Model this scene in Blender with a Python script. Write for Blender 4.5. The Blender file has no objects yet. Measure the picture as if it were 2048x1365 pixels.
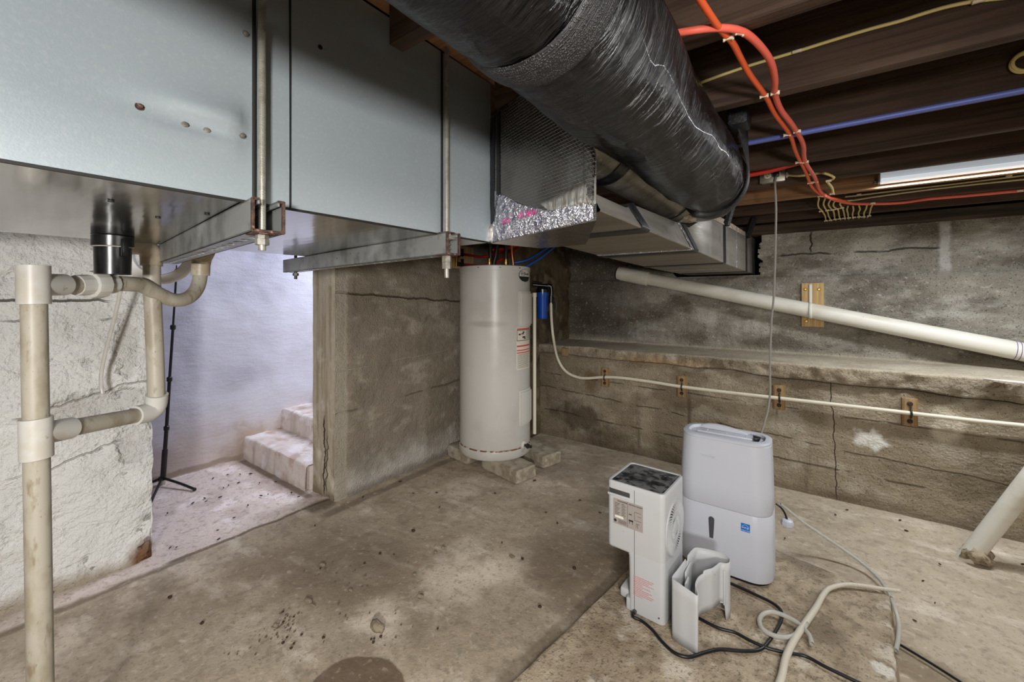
import bpy, bmesh, math, random
from mathutils import Vector, Matrix, noise
random.seed(7)
S = bpy.context.scene
COL = S.collection
PI = math.pi
# ---------------------------------------------------------------- camera geometry (photograph is 2048 x 1365)
FPX = 830.0; CH = 1.32; YAW = math.radians(36.1); HORY = 595.0
DV = (-math.sin(YAW), math.cos(YAW)); RV = (math.cos(YAW), math.sin(YAW))
def U(px, py, D):
    t = (px - 1024) / FPX
    return Vector((D * (DV[0] + RV[0] * t), D * (DV[1] + RV[1] * t), CH + (HORY - py) / FPX * D))
def atZ(px, py, z): return U(px, py, FPX * (CH - z) / (py - HORY))
def atX(px, py, x): return U(px, py, x / (DV[0] + RV[0] * (px - 1024) / FPX))
def atY(px, py, y): return U(px, py, y / (DV[1] + RV[1] * (px - 1024) / FPX))
# ---------------------------------------------------------------- mesh builder
class M:
    def __init__(s): s.b = bmesh.new(); s.uv = s.b.loops.layers.uv.new('UV')
    def _x(s, vs, mtx):
        if mtx is not None:
            for v in vs: v.co = mtx @ v.co
        return s
    def box(s, lo, hi, bev=0, mtx=None, seg=2):
        t = bmesh.new()
        r = bmesh.ops.create_cube(t, size=1)
        for v in t.verts:
            v.co = Vector([lo[i] + (hi[i] - lo[i]) * (v.co[i] + .5) for i in range(3)])
        if bev: bmesh.ops.bevel(t, geom=t.edges[:], offset=bev, segments=seg, affect='EDGES', profile=.5)
        return s._merge(t, mtx)
    def _merge(s, t, mtx=None):
        m = {}
        for v in t.verts: m[v] = s.b.verts.new(mtx @ v.co if mtx is not None else v.co)
        for f in t.faces:
            try: s.b.faces.new([m[v] for v in f.verts])
            except ValueError: pass
        t.free()
        return s
    def ring(s, c, ax, r, n, up=None, sq=1.0):
        ax = Vector(ax).normalized()
        u = (up if up is not None else (Vector((0, 0, 1)) if abs(ax.z) < .9 else Vector((1, 0, 0))))
        u = (u - ax * u.dot(ax)).normalized(); w = ax.cross(u)
        return [s.b.verts.new(Vector(c) + (u * math.cos(2 * PI * i / n) * sq + w * math.sin(2 * PI * i / n)) * r) for i in range(n)]
    def skin(s, rings, cap=True, vs=None):
        n = len(rings[0])
        if vs is None: vs = [float(i) for i in range(len(rings))]
        for k in range(len(rings) - 1):
            a, b = rings[k], rings[k + 1]
            for i in range(n):
                j = (i + 1) % n
                f = s.b.faces.new((a[i], a[j], b[j], b[i]))
                us = (i / n, (i + 1) / n, (i + 1) / n, i / n); v2 = (vs[k], vs[k], vs[k + 1], vs[k + 1])
                for q, l in enumerate(f.loops): l[s.uv].uv = (v2[q], us[q])
        if cap:
            s.b.faces.new(list(reversed(rings[0]))); s.b.faces.new(rings[-1])
        return s
    def cyl(s, p0, p1, r0, r1=None, n=24, cap=True):
        p0, p1 = Vector(p0), Vector(p1); r1 = r0 if r1 is None else r1
        ax = p1 - p0
        return s.skin([s.ring(p0, ax, r0, n), s.ring(p1, ax, r1, n)], cap, [0, ax.length])
    def lathe(s, c, ax, prof, n=32, cap=True):
        """prof: list of (distance along axis, radius)"""
        c = Vector(c); ax = Vector(ax).normalized()
        return s.skin([s.ring(c + ax * d, ax, max(r, 1e-5), n) for d, r in prof], cap, [d for d, r in prof])
    def tube(s, pts, r, n=10, step=None, smooth=True, cap=True, rf=None, hollow=0):
        pts = [Vector(p) for p in pts]
        if smooth and len(pts) > 2: pts = catmull(pts, step or max(r * 2, .012))
        L = [0]
        for a, b in zip(pts, pts[1:]): L.append(L[-1] + (b - a).length)
        rings = []; up = None
        for i, p in enumerate(pts):
            t = (pts[min(i + 1, len(pts) - 1)] - pts[max(i - 1, 0)])
            if t.length < 1e-9: t = Vector((0, 0, 1))
            t.normalize()
            if up is None: up = Vector((0, 0, 1)) if abs(t.z) < .9 else Vector((1, 0, 0))
            up = (up - t * up.dot(t)).normalized()
            rr = rf(L[i] / L[-1], L[i]) if rf else r
            rings.append(s.ring(p, t, rr, n, up))
        return s.skin(rings, cap, L)
    def prism(s, poly, ax, a, b, bev=0, mtx=None):
        """poly in the two axes other than ax (cyclic order x,y,z without ax)"""
        t = bmesh.new()
        def P(u, v, w): return {0: (w, u, v), 1: (u, w, v), 2: (u, v, w)}[ax]
        va = [t.verts.new(P(u, v, a)) for u, v in poly]; vb = [t.verts.new(P(u, v, b)) for u, v in poly]
        n = len(poly)
        t.faces.new(va); t.faces.new(list(reversed(vb)))
        for i in range(n): t.faces.new((va[i], vb[i], vb[(i + 1) % n], va[(i + 1) % n]))
        bmesh.ops.recalc_face_normals(t, faces=t.faces[:])
        if bev: bmesh.ops.bevel(t, geom=t.edges[:], offset=bev, segments=2, affect='EDGES', profile=.5)
        return s._merge(t, mtx)
    def grid(s, nu, nv, f, flip=False):
        g = [[s.b.verts.new(f(i / nu, j / nv)) for j in range(nv + 1)] for i in range(nu + 1)]
        for i in range(nu):
            for j in range(nv):
                q = (g[i][j], g[i + 1][j], g[i + 1][j + 1], g[i][j + 1])
                fc = s.b.faces.new(q if not flip else q[::-1])
                for l, (a, b) in zip(fc.loops, ((i, j), (i + 1, j), (i + 1, j + 1), (i, j + 1)) if not flip else ((i, j + 1), (i + 1, j + 1), (i + 1, j), (i, j))):
                    l[s.uv].uv = (a / nu, b / nv)
        return s
    def patch(s, c, R, a0, a1, z0, z1, th=.002, n=8, nz=1, bulge=0):
        """curved plate standing th proud of an upright cylinder"""
        c = Vector(c)
        def pt(a, z, r): return c + Vector((math.cos(a) * r, math.sin(a) * r, z))
        outer = [[pt(a0 + (a1 - a0) * i / n, z0 + (z1 - z0) * j / nz, R + th) for j in range(nz + 1)] for i in range(n + 1)]
        inner = [[pt(a0 + (a1 - a0) * i / n, z0 + (z1 - z0) * j / nz, R - .001) for j in range(nz + 1)] for i in range(n + 1)]
        vo = [[s.b.verts.new(p) for p in r] for r in outer]; vi = [[s.b.verts.new(p) for p in r] for r in inner]
        for i in range(n):
            for j in range(nz): s.b.faces.new((vo[i][j], vo[i + 1][j], vo[i + 1][j + 1], vo[i][j + 1]))
            s.b.faces.new((vi[i][0], vi[i + 1][0], vo[i + 1][0], vo[i][0]))
            s.b.faces.new((vo[i][nz], vo[i + 1][nz], vi[i + 1][nz], vi[i][nz]))
        for j in range(nz):
            s.b.faces.new((vi[0][j], vo[0][j], vo[0][j + 1], vi[0][j + 1]))
            s.b.faces.new((vo[n][j], vi[n][j], vi[n][j + 1], vo[n][j + 1]))
        return s
    def torus(s, c, ax, R, r, n=40, m=12, a0=0, a1=2 * PI, flat=1.0):
        c = Vector(c); ax = Vector(ax).normalized()
        u = Vector((0, 0, 1)) if abs(ax.z) < .9 else Vector((1, 0, 0))
        u = (u - ax * u.dot(ax)).normalized(); w = ax.cross(u)
        full = abs(a1 - a0 - 2 * PI) < 1e-6
        rings = []
        for i in range(n if full else n + 1):
            a = a0 + (a1 - a0) * i / n
            d = u * math.cos(a) + w * math.sin(a)
            rings.append([s.b.verts.new(c + d * (R + r * math.cos(2 * PI * k / m)) + ax * (r * flat * math.sin(2 * PI * k / m))) for k in range(m)])
        if full: rings.append(rings[0])
        return s.skin(rings, not full)
    def rock(s, c, r, seed, sq=(1, 1, .6), sub=2):
        t = bmesh.new(); bmesh.ops.create_icosphere(t, subdivisions=sub, radius=1)
        o = Vector((seed * 3.1, seed * 1.7, seed))
        for v in t.verts:
            k = 1 + .45 * noise.noise(v.co * 1.3 + o) + .15 * noise.noise(v.co * 4 + o)
            v.co = Vector((v.co.x * sq[0], v.co.y * sq[1], v.co.z * sq[2])) * k * r + Vector(c)
        return s._merge(t)
def catmull(P, step):
    out = []
    n = len(P)
    for i in range(n - 1):
        p0 = P[i - 1] if i else P[0] * 2 - P[1]
        p1, p2 = P[i], P[i + 1]
        p3 = P[i + 2] if i + 2 < n else P[-1] * 2 - P[-2]
        k = max(2, min(40, int((p2 - p1).length / step) + 1))
        for j in range(k):
            t = j / k
            out.append(.5 * ((2 * p1) + (p2 - p0) * t + (2 * p0 - 5 * p1 + 4 * p2 - p3) * t * t + (3 * p1 - p0 - 3 * p2 + p3) * t ** 3))
    out.append(P[-1].copy())
    return out
def rootloc(p):
    while p.parent is not None: p = p.parent
    return p.location.copy()
def obj(name, m, mat, parent=None, ang=35, kind=None, label=None, cat=None, group=None, at=None, recalc=True):
    if recalc: bmesh.ops.recalc_face_normals(m.b, faces=m.b.faces[:])
    me = bpy.data.meshes.new(name)
    if parent is not None: off = rootloc(parent)
    elif at is not None: off = Vector(at)
    elif kind in ('structure',): off = Vector((0, 0, 0))
    else:
        vs = [v.co for v in m.b.verts]
        off = Vector([(min(v[i] for v in vs) + max(v[i] for v in vs)) / 2 for i in range(2)] + [min(v.z for v in vs)])
    for v in m.b.verts: v.co -= off
    m.b.to_mesh(me); m.b.free()
    for p in me.polygons: p.use_smooth = True
    me.set_sharp_from_angle(angle=math.radians(ang))
    me.materials.append(MT[mat] if isinstance(mat, str) else mat)
    o = bpy.data.objects.new(name, me); COL.objects.link(o)
    if parent is not None: o.parent = parent
    else: o.location = off
    if kind: o['kind'] = kind
    tag(o, label, cat, group)
    return o
def tag(o, label=None, cat=None, group=None):
    if label: o['label'] = label
    if cat: o['category'] = cat
    if group: o['group'] = group
    return o
def thing(name, loc, label, cat, group=None):
    o = bpy.data.objects.new(name, None); COL.objects.link(o); o.location = loc; o.empty_display_size = .05
    return tag(o, label, cat, group)
def dup(o, loc=None, label=None, group=None, rot=None, scale=None):
    r = o.copy(); COL.objects.link(r)
    if loc is not None: r.location = loc
    if rot is not None: r.rotation_euler = rot
    if scale is not None: r.scale = scale
    tag(r, label, None, group)
    for ch in list(o.children):
        c = ch.copy(); COL.objects.link(c); c.parent = r
        for g in list(ch.children):
            d = g.copy(); COL.objects.link(d); d.parent = c
    return r
def text(s, size, fn, mat, parent, name='lettering', depth=.0006, label=None):
    """fn maps a flat lettering point (x right, y up, z out; centred) to the world"""
    cu = bpy.data.curves.new('t', 'FONT'); cu.body = s; cu.size = size; cu.align_x = 'CENTER'; cu.align_y = 'CENTER'; cu.extrude = depth
    cu.resolution_u = 3
    o = bpy.data.objects.new('t', cu); COL.objects.link(o)
    dg = bpy.context.evaluated_depsgraph_get(); dg.update()
    me = bpy.data.meshes.new_from_object(o.evaluated_get(dg))
    bpy.data.objects.remove(o); bpy.data.curves.remove(cu)
    m = M(); m.b.from_mesh(me); bpy.data.meshes.remove(me)
    for v in m.b.verts: v.co = Vector(fn(v.co.x, v.co.y, v.co.z))
    return obj(name, m, mat, parent, label=label, recalc=False)
# ---------------------------------------------------------------- materials
MT = {}
def cmat(name, base, layers=(), rough=.8, bump=(), metal=0, spec=.5, coords='Object', trans=0, ior=1.45, emit=None, coat=0, alpha=1, rlayers=(), bumpd=1.0, adj=None):
    if adj:
        def A_(c):
            l = sum(c) / 3
            return tuple(min(.95, (l + (x - l) * adj[0]) * adj[1]) for x in c)
        base = A_(base); layers = [(l[0], A_(l[1]), *l[2:]) if l[1] is not None else l for l in layers]
    m = bpy.data.materials.new(name); MT[name] = m; m.use_nodes = True
    N = m.node_tree.nodes; L = m.node_tree.links; N.clear()
    out = N.new('ShaderNodeOutputMaterial'); p = N.new('ShaderNodeBsdfPrincipled'); L.new(p.outputs[0], out.inputs[0])
    tc = N.new('ShaderNodeTexCoord'); co = tc.outputs['UV' if coords == 'UV' else coords]
    def val(x):
        n = N.new('ShaderNodeValue'); n.outputs[0].default_value = x; return n.outputs[0]
    def math_(op, a, b=None, c=None, clamp=False):
        n = N.new('ShaderNodeMath'); n.operation = op; n.use_clamp = clamp
        for i, x in enumerate((a, b, c)):
            if x is None: continue
            if isinstance(x, (int, float)): n.inputs[i].default_value = x
            else: L.new(x, n.inputs[i])
        return n.outputs[0]
    def mapr(x, lo, hi, a=0, b=1):
        n = N.new('ShaderNodeMapRange'); n.interpolation_type = 'SMOOTHSTEP'
        L.new(x, n.inputs[0]); n.inputs[1].default_value = lo; n.inputs[2].default_value = hi; n.inputs[3].default_value = a; n.inputs[4].default_value = b
        return n.outputs[0]
    def scaled(sc, off=(0, 0, 0), rot=(0, 0, 0)):
        if isinstance(sc, (int, float)): sc = (sc,) * 3
        n = N.new('ShaderNodeMapping'); L.new(co, n.inputs[0])
        n.inputs[1].default_value = off; n.inputs[2].default_value = rot; n.inputs[3].default_value = sc
        return n.outputs[0]
    def nz(sc, detail=4, off=(0, 0, 0), dist=0, rot=(0, 0, 0), rgh=.55):
        n = N.new('ShaderNodeTexNoise'); L.new(scaled(sc, off, rot), n.inputs['Vector']); n.inputs['Scale'].default_value = 1
        n.inputs['Detail'].default_value = detail; n.inputs['Distortion'].default_value = dist; n.inputs['Roughness'].default_value = rgh
        return n.outputs[0]
    def comp(i):
        if not hasattr(comp, 'o'):
            n = N.new('ShaderNodeSeparateXYZ'); L.new(co, n.inputs[0]); comp.o = n.outputs
        return comp.o[i]
    heights = []
    def mask(l):
        k = l[0]; a = dict(l[2] if len(l) > 2 else {})
        if k == 'n':
            return mapr(nz(a.get('s', 5), a.get('d', 5), a.get('off', (0, 0, 0)), a.get('dist', 0), a.get('rot', (0, 0, 0)), a.get('r', .55)), a.get('lo', .45), a.get('hi', .6))
        if k == 'v':
            n = N.new('ShaderNodeTexVoronoi'); n.feature = 'F1'; L.new(scaled(a.get('s', 20)), n.inputs['Vector']); n.inputs['Scale'].default_value = 1
            return mapr(n.outputs[0], a.get('lo', .15), a.get('hi', .3), 1, 0)
        if k == 'line':
            u, v = a['u'], a['v']
            ns = [0.0, 0.0, 0.0]; ns[u] = a.get('f', 6); ns[v] = a.get('fv', .0)
            o = a.get('seed', 0)
            n = nz(tuple(ns), a.get('d', 5), (o * 7.3, o * 3.1, o * 1.9))
            e = math_('SUBTRACT', n, .5); e = math_('MULTIPLY', e, a.get('amp', .05))
            c = math_('MULTIPLY_ADD', comp(u), a.get('sl', 0), a['v0'] - a.get('sl', 0) * a.get('uc', 0))
            e = math_('ADD', e, c)
            dd = math_('ABSOLUTE', math_('SUBTRACT', comp(v), e))
            w = a.get('w', .004)
            r = mapr(dd, w * .4, w, 1, 0)
            if 'u0' in a:
                r = math_('MULTIPLY', r, mapr(comp(u), a['u0'] - .03, a['u0'] + .03)); r = math_('MULTIPLY', r, mapr(comp(u), a['u1'] - .03, a['u1'] + .03, 1, 0))
            if a.get('brk'): r = math_('MULTIPLY', r, mapr(nz(a.get('bs', 5), 2), .42, .52))
            return r
        if k == 'blob':
            n = N.new('ShaderNodeVectorMath'); n.operation = 'SUBTRACT'; L.new(co, n.inputs[0]); n.inputs[1].default_value = a['c']
            n2 = N.new('ShaderNodeVectorMath'); n2.operation = 'DIVIDE'; L.new(n.outputs[0], n2.inputs[0]); n2.inputs[1].default_value = a['r']
            n3 = N.new('ShaderNodeVectorMath'); n3.operation = 'LENGTH'; L.new(n2.outputs[0], n3.inputs[0])
            e = math_('MULTIPLY_ADD', math_('SUBTRACT', nz(a.get('s', 6), 6), .5), a.get('k', .8), n3.outputs['Value'])
            return mapr(e, a.get('lo', .7), a.get('hi', 1), 1, 0)
        if k == 'ax':
            e = comp(a['a'])
            if a.get('k'): e = math_('MULTIPLY_ADD', math_('SUBTRACT', nz(a.get('s', 6), 5), .5), a['k'], e)
            return mapr(e, a['lo'], a['hi'])
        if k == 'wave':
            n = N.new('ShaderNodeTexWave'); n.bands_direction = a.get('dir', 'X'); L.new(scaled(a.get('s', 10)), n.inputs[0]); n.inputs['Scale'].default_value = 1
            n.inputs['Distortion'].default_value = a.get('dist', 3); n.inputs['Detail'].default_value = 3
            return mapr(n.outputs['Fac'], a.get('lo', .3), a.get('hi', .7))
    rgb = N.new('ShaderNodeRGB'); rgb.outputs[0].default_value = (*base, 1); cur = rgb.outputs[0]
    for l in layers:
        mk = mask(l); a = dict(l[2] if len(l) > 2 else {})
        if a.get('zmask'):
            z = a['zmask']; mk = math_('MULTIPLY', mk, mapr(comp(z[0]), z[1], z[2], *(z[3:] or (0, 1))))
        if a.get('amt', 1) != 1: mk2 = math_('MULTIPLY', mk, a['amt'])
        else: mk2 = mk
        if l[1] is not None:
            mx = N.new('ShaderNodeMix'); mx.data_type = 'RGBA'
            if a.get('mul'): mx.blend_type = 'MULTIPLY'
            L.new(mk2, mx.inputs[0]); L.new(cur, mx.inputs[6]); mx.inputs[7].default_value = (*l[1], 1); cur = mx.outputs[2]
        if a.get('h'): heights.append((mk, a['h']))
    L.new(cur, p.inputs['Base Color'])
    p.inputs['Roughness'].default_value = rough
    rr = None
    for l in rlayers:
        mk = mask(l); r2 = l[1]
        mx = N.new('ShaderNodeMix'); mx.data_type = 'FLOAT'; L.new(mk, mx.inputs[0])
        if rr is None: mx.inputs[2].default_value = rough
        else: L.new(rr, mx.inputs[2])
        mx.inputs[3].default_value = r2; rr = mx.outputs[0]
    if rr is not None: L.new(rr, p.inputs['Roughness'])
    p.inputs['Metallic'].default_value = metal; p.inputs['Specular IOR Level'].default_value = spec
    p.inputs['Transmission Weight'].default_value = trans; p.inputs['IOR'].default_value = ior
    p.inputs['Coat Weight'].default_value = coat; p.inputs['Alpha'].default_value = alpha
    if emit: p.inputs['Emission Color'].default_value = (*emit[0], 1); p.inputs['Emission Strength'].default_value = emit[1]
    h = None
    for b in bump:
        sc, ht, d = b[0], b[1], b[2] if len(b) > 2 else 4
        kw = b[3] if len(b) > 3 else {}
        x = math_('MULTIPLY', nz(sc, d, **kw), ht)
        h = x if h is None else math_('ADD', h, x)
    for mk, ht in heights:
        x = math_('MULTIPLY', mk, ht)
        h = x if h is None else math_('ADD', h, x)
    if h is not None:
        bn = N.new('ShaderNodeBump'); bn.inputs['Strength'].default_value = 1; bn.inputs['Distance'].default_value = bumpd
        L.new(h, bn.inputs['Height']); L.new(bn.outputs[0], p.inputs['Normal'])
    return m
def g(v): return (v, v, v)
def sr(r, gg, b):
    f = lambda c: ((c / 255 + .055) / 1.055) ** 2.4 if c > 10 else c / 255 / 12.92
    return (f(r), f(gg), f(b))
fl = lambda px, py, z=0: tuple(atZ(px, py, z))
# floor slab: tan, dusty, worn; the stair landing was whitewashed
cmat('floor', sr(150, 135, 113), [
    ('n', sr(116, 100, 78), dict(s=1.5, lo=.44, hi=.62, d=6, amt=.6)),
    ('n', sr(184, 170, 150), dict(s=2.3, off=(4, 2, 0), lo=.5, hi=.68, d=7, amt=.65)),
    ('n', sr(120, 104, 82), dict(s=9, lo=.5, hi=.66, d=8, amt=.45)),
    ('n', sr(196, 184, 166), dict(s=(3, 8, 1), off=(1, 7, 0), lo=.56, hi=.7, d=6, amt=.4)),
    ('blob', sr(98, 84, 66), dict(c=fl(1140, 1110), r=(.35, .45, 1), k=.9, lo=.4, hi=1, amt=.55)),
    ('blob', sr(104, 90, 70), dict(c=fl(700, 1120), r=(.5, .35, 1), k=1.0, lo=.4, hi=1, amt=.6)),
    ('blob', sr(196, 182, 160), dict(c=fl(900, 1160), r=(.2, .22, 1), k=1.0, lo=.3, hi=1, amt=.5)),
    ('blob', sr(200, 187, 166), dict(c=fl(760, 1235), r=(.16, .16, 1), k=1.0, lo=.3, hi=1, amt=.6)),
    ('blob', sr(196, 182, 160), dict(c=fl(1010, 1130), r=(.14, .2, 1), k=1.0, lo=.3, hi=1, amt=.5)),
    ('blob', sr(104, 90, 72), dict(c=fl(1080, 930), r=(.5, .3, 1), k=.9, lo=.4, hi=1, amt=.5)),  # shadow of the heater blocks, painted into the floor colour
    ('ax', sr(190, 176, 150), dict(a=0, lo=-.1, hi=.5, k=.5, s=3, amt=.15)),
    ('line', sr(104, 90, 72), dict(u=1, v=0, v0=-2.58, amp=.05, f=5, w=.035, u0=.1, u1=.75, amt=.8)),
    ('line', sr(104, 90, 72), dict(u=1, v=0, v0=-2.40, amp=.06, f=5, w=.05, u0=1.35, u1=2.7, amt=.75)),
    ('ax', sr(186, 170, 160), dict(a=0, lo=-2.58, hi=-2.62, k=.10, s=6, amt=.85)),
    ('n', sr(150, 130, 118), dict(s=3.2, off=(9, 9, 0), lo=.48, hi=.62, d=6, amt=.5, zmask=(0, -2.6, -2.66))),
    ('n', sr(206, 194, 190), dict(s=4.2, off=(3, 9, 0), lo=.5, hi=.62, d=6, amt=.6, zmask=(0, -2.6, -2.66))),
    ('line', sr(96, 80, 62), dict(u=1, v=0, v0=-2.62, sl=.03, amp=.07, f=4, w=.018, u0=.66, u1=1.5, amt=.85, h=-.003)),
    ('line', sr(104, 90, 72), dict(u=0, v=1, v0=1.43, amp=.03, f=5, w=.035, u0=-3.75, u1=-2.7, amt=.8)),
    ('blob', sr(84, 70, 54), dict(c=fl(640, 1010), r=(.10, .13, 1), k=.8, lo=.4, hi=1, amt=.8)),
    ('blob', sr(86, 68, 48), dict(c=fl(705, 1393), r=(.17, .17, 1), k=.3, s=9, lo=.93, hi=1.0, amt=.85)),
    ('blob', sr(110, 94, 68), dict(c=fl(1830, 1330), r=(.16, .10, 1), k=.7, s=10, lo=.7, hi=.95, amt=.7)),
    ('v', sr(92, 76, 58), dict(s=45, lo=.06, hi=.16, amt=.35)),
    ('n', sr(100, 86, 68), dict(s=90, lo=.56, hi=.7, d=5, amt=.5)), ('n', sr(212, 200, 182), dict(s=34, off=(3, 3, 0), lo=.55, hi=.75, d=9, amt=.25)), ('n', sr(110, 96, 78), dict(s=26, off=(1, 8, 0), lo=.52, hi=.66, d=9, amt=.4)),
], adj=(.78, 1.52), rough=.82, spec=.25, bump=[(14, .006, 6), (90, .0016, 4), (3, .01, 3)],
   rlayers=[('blob', .35, dict(c=fl(705, 1393), r=(.17, .17, 1), k=.3, s=9, lo=.93, hi=1.0))])
cmat('pad', sr(172, 152, 120), [
    ('n', sr(130, 108, 78), dict(s=5, lo=.44, hi=.6, d=8, amt=.6)),
    ('n', sr(206, 194, 172), dict(s=8, off=(3, 0, 0), lo=.52, hi=.66, d=8, amt=.6)),
    ('n', sr(84, 68, 48), dict(s=75, lo=.55, hi=.72, d=8, amt=.5, h=-.002)), ('n', sr(110, 92, 68), dict(s=18, off=(7, 1, 0), lo=.5, hi=.62, d=9, amt=.45)),
    ('v', sr(90, 74, 54), dict(s=80, lo=.1, hi=.22, amt=.3, h=-.001)),
    ('blob', sr(108, 92, 70), dict(c=fl(1660, 1270, .06), r=(.09, .1, 1), k=1.2, s=14, lo=.3, hi=1, amt=.6)),
    ('blob', sr(216, 208, 192), dict(c=fl(1770, 1340, .06), r=(.045, .06, 1), k=1.6, s=22, lo=.5, hi=.8, amt=.8)),
    ('blob', sr(118, 104, 84), dict(c=fl(1600, 1120, .06), r=(.14, .1, 1), k=1, s=14, lo=.4, hi=1, amt=.6)),
], adj=(.7, 1.12), rough=.9, spec=.2, bump=[(22, .006, 7), (110, .003, 4)])
cmat('patch', sr(206, 200, 190), [('n', sr(120, 106, 88), dict(s=14, lo=.46, hi=.6, amt=.8))], rough=.9, bump=[(30, .004, 5)])
# whitewashed rough wall
cmat('white_wall', sr(240, 240, 237), [
    ('n', sr(222, 221, 216), dict(s=4, lo=.48, hi=.65, d=7, amt=.6)),
    ('n', sr(238, 239, 238), dict(s=6, off=(3, 1, 2), lo=.5, hi=.65, d=7, amt=.6)),
    ('line', sr(84, 78, 70), dict(u=1, v=2, v0=1.305, amp=.05, f=9, w=.007, u0=-.6, u1=.46, amt=.9, h=-.01)),
    ('line', sr(120, 112, 104), dict(u=1, v=2, v0=1.22, amp=.06, f=7, w=.005, brk=1, seed=2, amt=.5, h=-.008)),
    ('line', sr(120, 112, 104), dict(u=1, v=2, v0=.78, sl=.18, amp=.12, f=6, w=.005, brk=1, seed=3, amt=.45, h=-.008)),
    ('line', sr(140, 130, 118), dict(u=1, v=2, v0=.52, sl=.2, amp=.12, f=6, w=.005, brk=1, seed=4, amt=.4, h=-.008)),
    ('blob', sr(150, 142, 130), dict(c=(-2.73, .42, .82), r=(1, .28, .1), k=1.3, s=16, lo=.5, hi=.8, amt=.3, h=-.012)),
    ('blob', sr(150, 142, 130), dict(c=(-2.73, .53, 1.08), r=(1, .07, .24), k=1.3, s=20, lo=.4, hi=.8, amt=.25, h=-.012)),
    ('blob', sr(150, 142, 130), dict(c=(-2.73, .55, .62), r=(1, .1, .2), k=1.3, s=20, lo=.4, hi=.8, amt=.2, h=-.012)),
    ('ax', sr(150, 132, 104), dict(a=2, lo=.09, hi=.0, k=.12, s=5, amt=.8)),
    ('blob', sr(120, 78, 40), dict(c=(-2.73, .6, .03), r=(1, .09, .09), k=.8, s=14, lo=.4, hi=1, amt=.9)),
], rough=.85, spec=.25, bump=[((22, 22, 34), .022, 8), (70, .012, 5), (5, .02, 4)])
cmat('stair_wall', sr(204, 206, 220), [
    ('n', sr(196, 196, 208), dict(s=4, lo=.46, hi=.65, d=6, amt=.3)),
    ('ax', sr(196, 178, 166), dict(a=2, lo=.55, hi=.05, k=.4, s=4, amt=.75)),
    ('blob', sr(160, 140, 122), dict(c=(-3.8, 1.5, .12), r=(1, .25, .22), k=1.2, s=9, lo=.3, hi=1, amt=.7)),
    ('line', sr(150, 134, 120), dict(u=1, v=2, v0=.02, amp=.06, f=6, w=.03, amt=.8)),
], rough=.85, spec=.2, bump=[((10, 10, 30), .004, 6), (60, .0012, 4)])
cmat('step', sr(214, 202, 194), [
    ('n', sr(178, 150, 128), dict(s=7, lo=.48, hi=.66, d=7, amt=.7)),
    ('n', sr(236, 232, 232), dict(s=6, off=(3, 1, 2), lo=.5, hi=.62, d=7, amt=.7)),
    ('n', sr(112, 92, 62), dict(s=(6, 4, .7), lo=.5, hi=.78, d=6, amt=.6)),
    ('ax', sr(110, 82, 54), dict(a=0, lo=-2.8, hi=-2.765, k=.06, s=20, amt=.95)),
], rough=.88, spec=.2, bump=[(20, .008, 6), (90, .003, 4)])
# rough grey-tan stucco of the short wall
cmat('stucco', sr(124, 112, 94), [
    ('n', sr(104, 93, 76), dict(s=3.5, lo=.45, hi=.65, d=7, amt=.5)),
    ('n', sr(156, 146, 128), dict(s=(5, 5, 9), off=(5, 1, 0), lo=.5, hi=.68, d=7, amt=.6)),
    ('line', sr(66, 54, 40), dict(u=1, v=2, v0=1.345, sl=-.06, uc=1.6, amp=.05, f=7, w=.008, amt=.85, h=-.012)),
    ('line', sr(176, 164, 146), dict(u=1, v=2, v0=.78, sl=.04, amp=.06, f=6, w=.006, brk=1, seed=5, amt=.3, h=.004)),
    ('line', sr(86, 74, 58), dict(u=1, v=2, v0=.5, sl=.04, amp=.06, f=5, w=.008, brk=1, seed=6, amt=.6, h=-.006)),
    
    ('ax', sr(168, 162, 152), dict(a=2, lo=.26, hi=.0, k=.5, s=5, amt=.75)),
    ('ax', sr(84, 70, 54), dict(a=2, lo=.07, hi=.01, k=.1, s=9, amt=.6)),
    ('ax', sr(150, 140, 122), dict(a=1, lo=1.585, hi=1.565, k=.03, s=14, amt=.85)),
], adj=(.75, 1.3), rough=.92, spec=.15, bump=[(26, .014, 8), (110, .012, 5)])
cmat('jamb', sr(176, 166, 146), [
    ('n', sr(140, 124, 98), dict(s=(22, 22, 1.2), lo=.46, hi=.62, d=5, amt=.7)),
    ('n', sr(206, 200, 188), dict(s=6, off=(5, 1, 0), lo=.52, hi=.68, d=7, amt=.5)),
    ('line', sr(54, 44, 34), dict(u=2, v=0, v0=-2.63, amp=.10, f=11, w=.010, u0=.02, u1=.52, amt=.95, h=-.012)),
    ('line', sr(64, 54, 42), dict(u=2, v=0, v0=-2.60, amp=.12, f=16, w=.006, u0=.05, u1=.40, seed=3, amt=.9, h=-.01)),
    ('ax', sr(110, 96, 76), dict(a=2, lo=.08, hi=.0, k=.1, s=9, amt=.7)),
], rough=.9, spec=.15, bump=[(24, .008, 6), (90, .003, 4)])
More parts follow.
